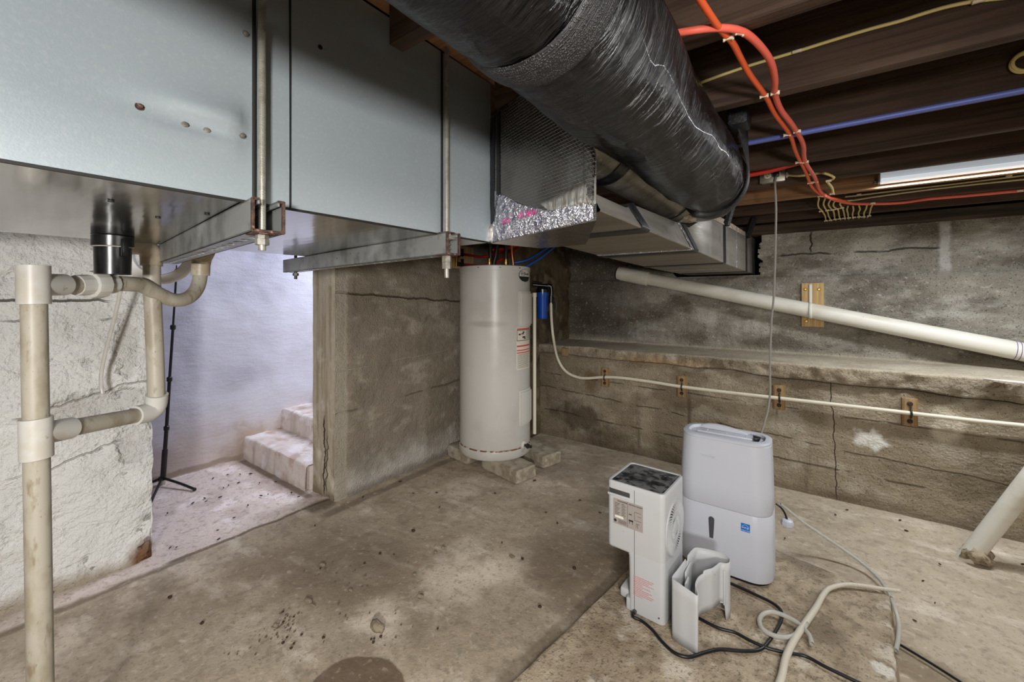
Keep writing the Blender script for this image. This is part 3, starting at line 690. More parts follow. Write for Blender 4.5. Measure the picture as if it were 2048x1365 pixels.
m = M(); m.box((FX, .344, ZB - .0), (FX + .006, .350, ZB + DH), .0015); obj('dark_strip', m, 'seam', duct)  # thin dark upright strip beside the threaded rod
m = M(); m.box((FX, .834, ZB), (FX + .006, .839, ZB + DH), .0015); obj('dark_strip', m, 'seam', duct)
def screw(px, py, mat):
    p = atX(px, py, FX); p.x = FX + bulge(p.y, p.z) + .001
    m = M(); m.lathe(p, (1, 0, 0), [(0, .0060), (.0012, .0060), (.0013, .0045), (.0035, .0040), (.0045, .002)], 14)
    m.box((p.x + .004, p.y - .0035, p.z - .0006), (p.x + .005, p.y + .0035, p.z + .0006)); obj('screw', m, mat, duct)
for px, py, mt in ((279, 213, 'rust'), (371, 250, 'steel'), (414, 262, 'steel'), (483, 272, 'steel'), (491, 68, 'steel')): screw(px, py, mt)
for px, py in ((640, 95), (222, 402), (316, 435), (414, 428)):
    p = atZ(px, py, ZB) if py > 300 else atX(px, py, FX)
    m = M(); m.cyl(p, p + (Vector((0, 0, -.002)) if py > 300 else Vector((.002, 0, 0))), .005, n=10); obj('slot_hole', m, 'seam', duct)
# strut channels with threaded rods
def strut(p0, p1, z1, h, w, label, nm='strut_channel'):
    """open-topped U channel from p0 (near, open end) to p1"""
    a = Vector((p0[0], p0[1], 0)); b = Vector((p1[0], p1[1], 0)); L = (b - a).length; d = (b - a).normalized(); n = Vector((-d.y, d.x, 0))
    mt = Matrix(((d.x, n.x, 0, a.x), (d.y, n.y, 0, a.y), (0, 0, 1, z1 - h), (0, 0, 0, 1)))
    t = .003
    root = thing(nm, (a.x, a.y, z1 - h), label, 'strut channel', 'strut channels under the sheet metal duct')
    m = M()
    m.box((0, -w / 2, 0), (L, -w / 2 + t, h), mtx=mt); m.box((0, w / 2 - t, 0), (L, w / 2, h), mtx=mt)
    m.box((0, -w / 2, h - t), (L, -w / 2 + .012, h), mtx=mt); m.box((0, w / 2 - .012, h - t), (L, w / 2, h), mtx=mt)
    m.box((0, -w / 2 + .012 - t, h - .010), (L, -w / 2 + .012, h), mtx=mt); m.box((0, w / 2 - .012, h - .010), (L, w / 2 - .012 + t, h), mtx=mt)
    # slotted web
    sp, sl = .048, .028; x = .035
    m.box((0, -w / 2, 0), (L, -.008, t), mtx=mt); m.box((0, .008, 0), (L, w / 2, t), mtx=mt); m.box((0, -.008, 0), (x, .008, t), mtx=mt)
    while x < L - .03:
        e = min(x + sp, L); m.box((min(x + sl, e), -.008, 0), (e, .008, t), mtx=mt); x += sp
    obj('channel', m, 'strut', root)
    m = M()
    for (y0, y1, q0, q1) in ((-w / 2 - .001, -w / 2 + t + .001, 0, h), (w / 2 - t - .001, w / 2 + .001, 0, h), (-w / 2, w / 2, -.001, t + .001), (-w / 2, -w / 2 + .012, h - t - .001, h + .001), (w / 2 - .012, w / 2, h - t - .001, h + .001)):
        m.box((-.001, y0, q0), (.006, y1, q1), .0004, mtx=mt)
    obj('cut_end', m, 'rust', root, label='rusty cut end')
    return root, mt
def hexnut(m, c, r, h):
    c = Vector(c); m.skin([m.ring(c, (0, 0, 1), r, 6), m.ring(c + Vector((0, 0, h)), (0, 0, 1), r, 6)])
st1, mt1 = strut((-.808, .352), (-1.86, .468), 1.499, .06, .054, 'dark channel strut under the duct, the one nearer the left with a rusty open end')
st2, mt2 = strut((-.812, .838), (-2.06, .985), 1.499, .06, .045, 'grey channel strut under the duct in front of the water heater')
def trod(x, y, zb, zt, label, nutz, r=.0065):
    root = thing('threaded_rod', (x, y, zb), label, 'threaded rod', 'threaded rods holding up the duct')
    m = M(); m.cyl((x, y, zb), (x, y, zt), r, n=12); obj('rod', m, 'rod', root)
    return root
x1, y1 = -.838, .353
r1 = trod(x1, y1, 1.408, 2.1, 'threaded rod hanging in front of the duct, the one nearer the camera', 0, .0065)
m = M(); hexnut(m, (x1, y1, 1.418), .012, .011); hexnut(m, (x1, y1, 1.4295), .011, .0075); obj('nut', m, 'steel', r1)
m = M(); m.box((x1 - .022, y1 - .02, 1.4365), (x1 + .022, y1 + .02, 1.4395), .001); obj('washer', m, 'rust', r1)
x2, y2 = -.838, .837
r2 = trod(x2, y2, 1.375, 2.1, 'threaded rod dropping in front of the duct above the water heater', 0, .0065)
m = M(); hexnut(m, (x2, y2, 1.40), .013, .018); hexnut(m, (x2, y2, 1.4185), .0135, .018); obj('nut', m, 'steel', r2)
m = M(); m.tube([(x2 + .011 * math.cos(a * .55), y2 + .011 * math.sin(a * .55), 1.443 + .0011 * a) for a in range(36)], .0011, 6, smooth=False); obj('spring', m, 'steel', r2)
m = M(); m.box((x2 - .02, y2 - .017, 1.482), (x2 + .02, y2 + .017, 1.494), .001); obj('channel_nut', m, 'steel', r2)
m = M(); m.box((x2 - .022, y2 - .021, 1.4365), (x2 + .022, y2 + .021, 1.4395), .001); obj('washer', m, 'rust', r2); m = M(); m.box((x2 - .018, y2 - .016, 1.4995), (x2 + .018, y2 + .016, 1.503), .001); obj('washer', m, 'rust', r2)
p = mt2 @ Vector((1.16, 0, 0))
r3 = thing('threaded_rod', (p.x, p.y, 1.40), 'short threaded rod through the far end of the grey channel strut', 'threaded rod', 'threaded rods holding up the duct')
m = M(); m.cyl((p.x, p.y, 1.405), (p.x, p.y, 2.1), .0065, n=12); obj('rod', m, 'dark_steel', r3)
m = M(); hexnut(m, (p.x, p.y, 1.421), .013, .012); obj('nut', m, 'dark_steel', r3)
# foil faced box at the end of the duct
fa, fb = Vector((FX, 1.06)), Vector((-.405, .885)); fc, fd = Vector((-.62, 1.27)), Vector((-.80, 1.27))
foil = thing('foil_faced_box', (-.62, 1.08, ZB), 'foil faced insulated duct box at the end of the grey sheet metal duct', 'duct')
fn = Vector(((fb - fa).y, -(fb - fa).x)).normalized()
def onface(u, z, out=0):
    q = fa * (1 - u) + fb * u + fn * out
    return Vector((q.x, q.y, z))
FZ0, FZ1 = 1.497, 1.915
fb2 = fa * .22 + fb * .78
m = M(); ft_ = [(fa, FZ1), (fb2, FZ1), (fb, 1.648), (fc, FZ1), (fd, FZ1)]
lo_ = [m.b.verts.new((q.x, q.y, FZ0)) for q, z in ft_]; hi_ = [m.b.verts.new((q.x, q.y, z)) for q, z in ft_]
m.b.faces.new(lo_); m.b.faces.new((hi_[0], hi_[1], hi_[3], hi_[4])); m.b.faces.new((hi_[1], hi_[2], hi_[3]))
for i in range(5): m.b.faces.new((lo_[i], lo_[(i + 1) % 5], hi_[(i + 1) % 5], hi_[i]))
obj('insulation_board', m, 'foil', foil)
def faceplate(m, poly, th, nu=30, nvv=14, amp=.0015):
    """poly: four (u,z) corners, standing th off the box face"""
    def f(s, t):
        a = [poly[0][i] * (1 - s) + poly[1][i] * s for i in (0, 1)]; b = [poly[3][i] * (1 - s) + poly[2][i] * s for i in (0, 1)]
        u, z = a[0] * (1 - t) + b[0] * t, a[1] * (1 - t) + b[1] * t
        e = min(1, 6 * min(s, 1 - s, t, 1 - t))
        return onface(u, z, .0008 + (th + amp * abs(fbm(u, z * 1.6, 1, 46, 4))) * e)
    m.grid(nu, nvv, f)
m = M(); faceplate(m, [(.055, 1.562), (.62, 1.552), (.40, 1.585), (.055, 1.665)], .004, 60, 40, .004); obj('foil_patch', m, 'foil_shiny', foil, ang=180, label='bright crinkled foil patch')
m = M(); faceplate(m, [(.03, 1.500), (.98, 1.500), (.98, 1.545), (.03, 1.567)], .004, 240, 40, .009); obj('foil_tape', m, 'foil_shiny', foil, ang=180, label='wrinkled foil tape with pink print')
m = M(); faceplate(m, [(.66, 1.543), (1.0, 1.535), (1.0, 1.60), (.56, 1.575)], .0035, 30, 10, .001); obj('foil_tape', m, 'foil_tape', foil, ang=180, label='dull brownish foil tape')
m = M(); faceplate(m, [(.0, 1.56), (.05, 1.56), (.06, 1.91), (.0, 1.91)], .0035, 6, 40, .001); faceplate(m, [(.085, 1.56), (.125, 1.58), (.125, 1.91), (.085, 1.91)], .003, 6, 40, .001); obj('black_tape', m, 'black_tape', foil, ang=180)
m = M(); faceplate(m, [(.91, 1.53), (.99, 1.53), (.99, 1.652), (.91, 1.75)], .003, 8, 40, .001); obj('corner_tape', m, 'foil', foil, ang=180)
m = M(); faceplate(m, [(-.06, 1.503), (.03, 1.497), (.03, 1.56), (-.06, 1.545)], .009, 8, 8, .002); obj('tape_flap', m, 'foil_tape', foil, ang=180)
for s_, u0, z0, sz in (('181A', .22, 1.553, .024), ('UL 181A', .45, 1.556, .024), ('UL181', -.02, 1.512, .014)):
    def fn_t(x, y, z, u0=u0, z0=z0):
        q = onface(u0 + x / (fb - fa).length, z0 + y - x * .03, .0085 + z + (.004 if u0 < 0 else 0)); return q
    text(s_, sz, fn_t, 'pink_ink', foil)
# rectangular trunk duct running to the foundation wall
tr = thing('trunk_duct', (-.65, 2.4, 1.52), 'rectangular silvery trunk duct running back into the foundation wall', 'duct')
secs = [(.896, -.405, -.76, 1.521, 1.572, -.432), (1.16, -.408, -.78, 1.521, 1.580, -.442), (1.26, -.409, -.785, 1.521, 1.612, -.462), (2.06, -.422, -.86, 1.522, 1.648, -.476), (2.34, -.428, -.88, 1.522, 1.755, -.432), (2.98, -.438, -.92, 1.522, 1.795, -.440), (4.28, -.432, -.94, 1.522, 1.845, -.434)]
def sec_at(y):
    for a, b in zip(secs, secs[1:]):
        if y <= b[0] or b is secs[-1]:
            k = (y - a[0]) / (b[0] - a[0]); return [a[i] + (b[i] - a[i]) * k for i in range(6)]
def SK(p):
    x, y, z = p
    return Vector((x, y + .006 + max(0, 1 - (y - .9) / .45) * max(0, -.405 - x) * .40, z))
def trunk_side():
    m = M(); N_ = 120
    m.grid(N_, 6, lambda u, v: (lambda s: SK((s[1] + (s[5] - s[1]) * v + .001 * fbm(0, s[0], v, 8, 2), s[0], s[3] + .004 + (s[4] - s[3] - .004) * v)))(sec_at(.9 + 3.38 * u)))
    m.grid(40, 2, lambda u, v: (lambda s: SK((s[5] + (s[2] - s[5]) * v, s[0], s[4])))(sec_at(.9 + 3.38 * u)))
    m.grid(40, 2, lambda u, v: (lambda s: SK((s[2], s[0], s[3] + (s[4] - s[3]) * v)))(sec_at(.9 + 3.38 * u)))
    return m
obj('side_wrap', trunk_side(), 'trunk', tr, ang=30)
m = M(); m.grid(40, 4, lambda u, v: (lambda s: SK((s[1] - .003 + (s[2] - s[1] + .003) * v, s[0], s[3])))(sec_at(.9 + 3.38 * u))); 
m.grid(40, 2, lambda u, v: (lambda s: SK((s[1] - .004 + .004 * math.sin(v * PI / 2), s[0], s[3] + .004 - .004 * math.cos(v * PI / 2))))(sec_at(.9 + 3.38 * u)))
obj('bottom_wrap', m, 'trunk_bottom', tr, ang=30)
def band(y, w, th, mat, nm, skew=.0, zlo=None):
    m = M()
    for k in range(1):
        def ring(yy, o):
            s = sec_at(yy); r = .012
            pts = [(s[2] - o, s[4] + o)]
            pts += [(s[2] - o, s[3] - o)]
            for q in range(6):
                a = -PI / 2 + PI / 2 * q / 5
                pts.append((s[1] + o - r + r * math.cos(a), s[3] - o + r + r * math.sin(a)))
            pts += [(s[5] + o, s[4] + o)]
            return [m.b.verts.new((x, yy + skew * (z - s[3]), z)) for x, z in pts]
        a, b = ring(y - w / 2, th), ring(y + w / 2, th)
        c, d = ring(y - w / 2, 0), ring(y + w / 2, 0)
        n = len(a)
        for i in range(n):
            j = (i + 1) % n
            m.b.faces.new((a[i], a[j], b[j], b[i])); m.b.faces.new((c[i], c[j], a[j], a[i])); m.b.faces.new((b[i], b[j], d[j], d[i]))
    return obj(nm, m, mat, tr, ang=50)
for y, w in ((1.235, .075), (1.945, .075), (2.74, .08), (3.72, .08)): band(y, w, .004, 'black_tape', 'black_strap', .02)
band(1.86, .04, .0025, 'foil_shiny', 'joint_tape'); band(3.25, .02, .002, 'foil_shiny', 'joint_tape')
m = M()
def capedge(y0, y1):
    m.grid(60, 3, lambda u, v: (lambda s: Vector((s[5] + .004 + .003 * fbm(s[0], v, 2, 30, 3), s[0], s[4] - .03 + .034 * v)))(sec_at(y0 + (y1 - y0) * u)))
capedge(2.36, 3.66); obj('top_seal', m, 'trunk_seal', tr, ang=180)
# strap hangers rising from the trunk to the joists
for i, (y, z1) in enumerate(((2.76, 1.93), (3.74, 1.93))):
    s = sec_at(y); m = M()
    m.tube([(s[1] + .006, y, s[4] - .03), (s[1] + .03, y + .02, (s[4] + z1) / 2), (s[1] + .05, y + .04, z1 + .02)], .022, 6, smooth=False)
    m.b.verts.ensure_lookup_table()
    obj('duct_hanger', m, 'strap_black', label=('crumpled black hanger strap above the middle of the trunk duct', 'crumpled black hanger strap above the trunk duct next to the foundation wall')[i], cat='hanger strap')
# galvanized round elbow between foil box and flexible duct
RR = .102
EX = -.545; EZ = 1.787
path = [(EX, 1.0, EZ), (EX, 1.5, EZ), (EX, 1.965, EZ)] + [(EX + .10 - .10 * math.cos(a), 1.965 + .15 * math.sin(a), EZ - .004 * math.sin(a)) for a in [PI / 5 * i for i in range(1, 5)]]
el = thing('round_metal_elbow', (-.565, 1.6, 1.7), 'galvanized round duct elbow with a worn paper label beneath the black duct', 'duct')
m = M(); m.tube(path[:3], RR, 36, smooth=False, cap=False); obj('straight_pipe', m, 'round_duct', el, ang=60)
m = M(); m.tube(path[2:], RR * 1.03, 36, smooth=False, cap=True); obj('gored_bend', m, 'round_duct', el, ang=12)
m = M(); m.tube([(EX, 1.955, EZ), (EX, 1.972, EZ)], RR * 1.05, 36, smooth=False); obj('seam', m, 'seam', el)
m = M(); P0, P1 = Vector(path[3]), Vector(path[4]); t_ = (P1 - P0).normalized()
def lab(u, v):
    a = math.radians(95 + 105 * v); c = P0 * (1 - u) + P1 * u
    up = Vector((0, 0, 1)); w = t_.cross(up).normalized()
    return c + (up * math.cos(a) + w * math.sin(a)) * (RR * 1.03 + .003)
m.grid(4, 20, lab); obj('paper_label', m, 'trunk_seal', el, ang=180, label='worn tan paper label')
m = M(); m.tube([(EX, 1.19, EZ), (EX, 1.26, EZ)], RR * 1.03, 36, smooth=False); obj('collar_tape', m, 'black_tape', el)
# flexible duct in black film
FC = (-.342, 1.785); FR = .134
fpath = [(FC[0] - .02, -1.5, FC[1] + .01), (FC[0] - .01, -.6, FC[1] + .005), (FC[0], 0, FC[1]), (FC[0], .6, FC[1]), (FC[0], 1.2, FC[1]), (FC[0], 1.7, FC[1]), (FC[0] + .008, 1.80, FC[1]), (FC[0] + .004, 1.88, FC[1] + .004), (FC[0] - .016, 1.95, FC[1] + .008), (FC[0] - .05, 2.0, FC[1] + .008), (FC[0] - .09, 2.025, FC[1] + .004)]
fx = thing('flexible_duct', (FC[0], .3, FC[1] - FR), 'fat flexible duct in shiny black plastic film sagging under the joists', 'flexible duct')
def frad(t, s):
    r = FR
    r -= .004 * math.exp(-((s - 2.02) / .05) ** 2)
    r += .004 * math.sin(s * 9)
    if t > .93: r = r - (t - .93) / .07 * .026
    return r
m = M(); m.tube(fpath, FR, 56, step=.03, rf=frad, cap=True)
for v in m.b.verts:
    c = v.co.copy(); ax = Vector((FC[0], c.y, FC[1])); d = c - ax; a = math.atan2(d.z, d.x)
    k = .0045 * fbm(c.y * 3 + a * .9, a * .9, 0, 2.5, 4) + .0016 * math.sin(16 * (c.y + .16 * a) + 3 * fbm(c.y, a, 1, 2, 2))
    if c.y > 1.9: k = 0
    v.co += d.normalized() * k
obj('film_jacket', m, 'film', fx, ang=180)
def fband(y0, y1, mat, nm, o=.004):
    m = M()
    def f(u, v):
        a = 2 * PI * v; y = y0 + (y1 - y0) * u
        rr = FR + .004 * math.sin((y + 1.5) * 9) - .002 + (o + .004) * (max(0, math.sin(PI * u)) ** .35) + .0015 * fbm(a, u, 3, 2, 3)
        return Vector((FC[0] + rr * math.cos(a), y, FC[1] + rr * math.sin(a)))
    m.grid(16, 72, f); return obj(nm, m, mat, fx, ang=180)
yb = U(1172, 80, .87).y
fband(.487, .555, 'woven_band', 'woven_band'); 
# hanging strap that loops under the end of the flexible duct
hs = thing('hanging_strap', (FC[0], 1.78, 1.63), 'black strap from a joist looping under the far end of the black duct', 'strap')
def strap(u, v):
    y = 1.76 + .055 * (v - .5)
    a0 = -2.15; a1 = .1
    if u < .72:
        a = a0 + (a1 - a0) * u / .72; r = FR + .008
        return Vector((FC[0] + r * math.cos(a), y + .09 * (a1 - a) / (a1 - a0), FC[1] + r * math.sin(a)))
    k = (u - .72) / .28
    p0 = Vector((FC[0] + (FR + .008) * math.cos(a1), y, FC[1] + (FR + .008) * math.sin(a1)))
    p1 = Vector((FC[0] + .115 + .03 * v, 1.66 + .075 * (v - .5), 1.96))
    return p0 * (1 - k) + p1 * k
m = M(); m.grid(44, 3, strap); o = obj('strap', m, 'strap_black', hs, ang=180)
md = o.modifiers.new('thick', 'SOLIDIFY'); md.thickness = .003
m = M(); p1 = Vector((FC[0] + .13, 1.66, 1.95)); m.box((p1.x - .035, 1.605, 1.915), (p1.x + .03, 1.70, 1.985), .012); obj('strap_end', m, 'strap_black', hs)
# ================================================================= PLUMBING UNDER THE DUCT
PR = .0241
dr = thing('condensate_drain_pipe', (-1.555, .17, 0), 'yellowed PVC drain assembly with trap and elbows standing at the far left', 'drain pipe')
A0 = Vector((-1.55, .175, 0))
def up(px, py, D): return U(px, py, D)
DA = 1.045
a_top = up(67, 532, DA); a_bot = up(81, 1365, DA); a_dir = (a_bot - a_top)
def A_at(z): k = (z - a_top.z) / a_dir.z; return a_top + a_dir * k
dr.location = (A_at(0).x, A_at(0).y, 0)
zt0, zt1 = A_at(0).z, 0
def ztoA(py): return CH + (HORY - py) / FPX * DA
m = M(); m.cyl(A_at(.0), A_at(ztoA(905)), PR, n=28); m.cyl(A_at(ztoA(850)), A_at(ztoA(600)), PR, n=28); obj('vertical_pipe', m, 'pvc_old', dr)
def tee(zc, z0, z1, mat, arm):
    m = M(); r = PR * 1.27
    m.lathe(A_at(z0), A_at(z1) - A_at(z0), [(0, r - .003), (.0005, r), ((z1 - z0) - .0005, r), (z1 - z0, r - .003)], 32)
    m.cyl(A_at(zc), arm, r * .94, r * .94, 28)
    return obj('tee_fitting', m, mat, dr)
# upper tee with branch toward the union and trap
zb = ztoA(570)
tr_end = up(398, 548, 1.60)
b0 = A_at(zb)
b1 = up(112, 570, 1.10); b2 = up(128, 570, 1.125); b3 = up(150, 571, 1.16)
tee(zb, ztoA(609), ztoA(531), 'pvc_fit', b2)
pts = [b0, b3, up(228, 568, 1.27), up(255, 568, 1.31), up(285, 572, 1.36), up(320, 590, 1.42), up(350, 601, 1.47), up(378, 595, 1.53), up(395, 575, 1.58), up(401, 548, 1.60), up(402, 528, 1.60)]
m = M(); m.tube(pts, PR * .98, 28, step=.012); obj('trap_pipe', m, 'pvc_old', dr)
ax = (up(228, 568, 1.27) - b3).normalized()
def along(px, py, D): return up(px, py, D)
m = M(); c0 = along(152, 571, 1.165); c1 = along(227, 568, 1.268); L = (c1 - c0).length
m.lathe(c0, c1 - c0, [(0, PR * 1.22), (L * .33, PR * 1.24), (L * .335, PR * 1.62), (L * .42, PR * 1.7), (L * .66, PR * 1.7), (L * .70, PR * 1.45), (L * .71, PR * 1.25), (L, PR * 1.22)], 12); obj('union_fitting', m, 'pvc_fit', dr, ang=25)
# trap outlet coupling going up into the duct floor
q0 = up(401, 551, 1.60); q1 = up(402, 528, 1.60); q2 = up(410, 505, 1.585)
m = M(); m.cyl(q0, q1, PR * 1.25, n=28); m.tube([q1, up(404, 518, 1.60), q2, q2 + Vector((.012, .012, .04))], PR * 1.3, 24, step=.02); obj('coupling', m, 'pvc_beige', dr)
# riser pipe, elbows and branch to the lower tee
DRZ = 1.41
e_bot = up(313, 798, DRZ); e_top = up(303, 528, DRZ)
m = M(); m.tube([up(305, 500, DRZ), up(304, 560, DRZ), up(310, 700, DRZ), up(313, 800, DRZ)], PR, 28); obj('riser_pipe', m, 'pvc_old', dr)
m = M(); m.tube([up(303, 532, DRZ), up(302, 512, DRZ), up(296, 499, 1.40), up(280, 492, 1.39), up(240, 491, 1.37)], PR * 1.25, 28, step=.012); obj('elbow', m, 'pvc_beige', dr)
zl = ztoA(870)
l0 = A_at(zl); l1 = up(275, 831, 1.36)
tee(zl, ztoA(917), ztoA(836), 'pvc_fit', l0 + (l1 - l0) * .28)
m = M(); m.cyl(l0, l1, PR * .97, n=28); obj('branch_pipe', m, 'pvc_old', dr)
m = M(); m.tube([l1 - (l1 - l0) * .03, up(300, 824, 1.40), up(311, 812, 1.415), up(314, 789, DRZ)], PR * 1.28, 28, step=.012); obj('elbow', m, 'pvc_fit', dr)
# black stub of drain pipe under the duct
p = up(226, 500, 1.22)
bk = thing('black_pipe_stub', (p.x, p.y, 1.395), 'short fat black plastic pipe stub hanging under the duct beside the drain elbow', 'pipe')
m = M(); m.lathe((p.x, p.y, 1.387), (0, 0, 1), [(0, .0405), (.07, .0415), (.11, .0415)], 36); obj('pipe_body', m, 'abs_black', bk)
m = M(); m.lathe((p.x, p.y, 1.468), (0, 0, 1), [(0, .0425), (.001, .047), (.026, .047), (.03, .0475)], 36)
m.box((-.008, .046, -.03), (.008, .054, .02), .001, Matrix.Translation((p.x, p.y, 1.47)) @ Matrix.Rotation(math.radians(-70), 4, 'Z')); m.box((-.008, .046, -.03), (.008, .054, .02), .001, Matrix.Translation((p.x, p.y, 1.47)) @ Matrix.Rotation(math.radians(120), 4, 'Z')); obj('collar', m, 'abs_black', bk)
m = M(); m.torus((p.x, p.y, 1.467), (0, 0, 1), .0425, .0012, 40, 6); obj('rim_ring', m, 'pvc_fit', bk)
# translucent drip tube
m = M(); m.tube([up(243, 548, 1.85), up(240, 585, 1.86), up(228, 640, 1.87), up(212, 700, 1.88), up(203, 745, 1.89), up(202, 770, 1.89), up(205, 788, 1.89)], .0075, 10)
obj('drip_tube', m, 'clear', label='thin clear tube hanging down in front of the whitewashed wall', cat='tube')
# bare stand in the stair opening; the ring is white plastic, no lamp
base = up(325, 978, 2.93)
stx = thing('light_stand', (base.x, base.y, 0), 'slim black telescopic stand on three short legs in the stair opening', 'light stand')
def ps(px, py): return up(px, py, 2.93)
segs = [((324.5, 975), (326, 955), .017, 'chrome'), ((326, 957), (330, 900), .0165, 'black_metal'), ((330, 900), (333, 858), .012, 'black_metal'), ((333, 858), (339, 760), .0105, 'black_metal'), ((339, 760), (346, 656), .0085, 'black_metal'), ((346, 656), (353, 545), .0065, 'black_metal')]
for i, (a, b, r, mt) in enumerate(segs):
    m = M(); m.cyl(ps(*a), ps(*b), r, n=20); obj('base_sleeve' if i == 0 else 'pole_section', m, mt, stx)
for a in ((333, 857), (339, 759), (346, 655)):
    m = M(); c = ps(*a); m.lathe(c - Vector((0, 0, .018)), (0, 0, 1), [(0, .011), (.006, .0165), (.03, .0165), (.036, .011)], 20); obj('clamp_collar', m, 'black_metal', stx)
hub = ps(324.5, 977); hub.z = .045
for tx, ty in ((389, 979), (299, 1012), (262, 985)):
    e = atZ(tx, ty, .010); m = M(); m.tube([hub, hub * .45 + e * .55 + Vector((0, 0, .004)), e], .0085, 10); m.cyl(e - Vector((0, 0, .008)), e + Vector((0, 0, .006)), .011, n=12); obj('leg', m, 'black_metal', stx)
m = M(); m.lathe(hub - Vector((0, 0, .02)), (0, 0, 1), [(0, .014), (.004, .022), (.028, .022), (.032, .014)], 20); obj('hub', m, 'black_metal', stx)
rg = thing('plastic_ring', tuple(up(318, 507, 1.78)), 'large white plastic ring hanging behind the yellowed drain pipes under the duct', 'plastic ring')
cR = up(318, 509, 1.78); axr = Vector((-cR.x * .8, -cR.y * .8 - .5, .0)).normalized()
m = M(); n = 64
prof = [(.086, .004), (.089, .008), (.122, .008), (.128, .004), (.128, -.022), (.086, -.022)]
uu = Vector((0, 0, 1)); ww = axr.cross(uu)
rings = [[m.b.verts.new(cR + (uu * math.cos(2 * PI * i / n) + ww * math.sin(2 * PI * i / n)) * r + axr * h) for r, h in prof] for i in range(n)]
m.skin(rings + [rings[0]], False); obj('ring', m, 'ring_plastic', rg, ang=30)
m = M(); m.cyl(cR + uu * .10 - axr * .006, cR + uu * .64 - axr * .006, .004, n=8); obj('hanging_cord', m, 'cord_grey', rg)
m = M(); c = ps(353, 545); m.lathe(c - Vector((0, 0, .01)), (0, 0, 1), [(0, .010), (.03, .010), (.034, .004), (.06, .004)], 14); obj('stand_tip', m, 'black_metal', stx)

# ================================================================= WATER HEATER AND ITS BLOCKS
HC = Vector((-2.091, 2.634, 0)); HR = .283; HZ0, HZ1 = .10, 1.563
cang = math.atan2(-HC.y, -HC.x)      # towards the camera
wh = thing('water_heater', (HC.x, HC.y, HZ0), 'tall off-white cylindrical electric water heater standing on concrete blocks', 'water heater')
m = M(); m.lathe((HC.x, HC.y, HZ0 + .075), (0, 0, 1), [(0, HR), (HZ1 - HZ0 - .115, HR)], 72, cap=False); obj('tank', m, 'enamel', wh)
m = M(); m.lathe((HC.x, HC.y, HZ1 - .042), (0, 0, 1), [(0, HR), (.001, HR + .003), (.036, HR + .003), (.042, HR - .006)], 72); obj('top_cap', m, 'enamel', wh, ang=50)
m = M(); m.lathe((HC.x, HC.y, HZ0), (0, 0, 1), [(0, HR - .004), (.012, HR + .006), (.066, HR + .006), (.074, HR + .002), (.078, HR - .002)], 72); obj('base_ring', m, 'enamel', wh, ang=40)
m = M(); m.lathe((HC.x, HC.y, HZ0 + .069), (0, 0, 1), [(0, HR + .0065), (.005, HR + .0075), (.009, HR + .003)], 72, cap=False); obj('rust_seam', m, 'rust_line', wh)
def ang_px(px):   # angle on the tank for an image column
    s = (px - 990.5) / 70.0
    return cang + math.asin(max(-1, min(1, s)))
def z_px(py, px): # height on the front of the tank
    a = ang_px(px); q = HC + Vector((math.cos(a), math.sin(a), 0)) * HR
    D = q.x * DV[0] + q.y * DV[1]
    return CH + (HORY - py) / FPX * D
def hpanel(px0, px1, y0, y1, nm):
    a0, a1 = ang_px(px0), ang_px(px1); zt, zb_ = z_px(y0, px0), z_px(y1, px0)
    m = M(); m.patch((HC.x, HC.y, 0), HR, a0, a1, zb_, zt, .010, 10); m.patch((HC.x, HC.y, 0), HR, a0 + .06, a1 - .02, zb_ + .015, zt - .015, .020, 10); obj(nm, m, 'enamel_panel', wh, ang=30)
hpanel(1034.5, 1058.5, 583, 654, 'access_panel'); hpanel(1034, 1057.5, 782, 853, 'access_panel')
# maker's badge
ba = ang_px(1047.5); bz = z_px(551.5, 1047)
def cylmap(x, y, z): return (HC.x + math.cos(ba + x / HR) * (HR + .004 + z), HC.y + math.sin(ba + x / HR) * (HR + .004 + z), bz + y)
def oval(rx, ry, ylo, yhi, off, mat, nm):
    m = M(); N_ = 40
    pts = []
    for i in range(N_):
        a = 2 * PI * i / N_; y = max(ylo, min(yhi, ry * math.sin(a))); xx = rx * math.sqrt(max(0, 1 - (y / ry) ** 2)) * (1 if math.cos(a) > 0 else -1); pts.append((xx, y))
    # fill by horizontal strips so it follows the tank
    for k in range(16):
        y0 = ylo + (yhi - ylo) * k / 16; y1 = ylo + (yhi - ylo) * (k + 1) / 16
        X0 = rx * math.sqrt(max(0, 1 - (y0 / ry) ** 2)); X1 = rx * math.sqrt(max(0, 1 - (y1 / ry) ** 2))
        for q in range(10):
            s0, s1 = -1 + 2 * q / 10, -1 + 2 * (q + 1) / 10
            m.b.faces.new([m.b.verts.new(cylmap(s * X, y, off)) for s, X, y in ((s0, X0, y0), (s1, X0, y0), (s1, X1, y1), (s0, X1, y1))])
    bmesh.ops.remove_doubles(m.b, verts=m.b.verts[:], dist=1e-5)
    return obj(nm, m, mat, wh, ang=180)
bd = oval(.076, .05, -.05, .05, -.001, 'badge_green', 'badge')
m_ = oval(.071, .046, -.008, .046, .0, 'badge_white', 'badge_field')
text('Smith', .030, lambda x, y, z: cylmap(x + .022, y + .012, z + .001), 'ink', wh)
text('AO', .022, lambda x, y, z: cylmap(x - .033, y + .014, z + .001), 'ink', wh)
m = M()
for i in range(28):
    a0, a1 = 2 * PI * i / 28, 2 * PI * (i + 1) / 28
    if i in (5, 6, 20, 21): continue
    m.b.faces.new([m.b.verts.new(cylmap(-.033 + r * math.cos(a), .014 + r * .8 * math.sin(a), .002)) for r, a in ((.018, a0), (.022, a0), (.022, a1), (.018, a1))])
obj('badge_ring', m, 'ink', wh)
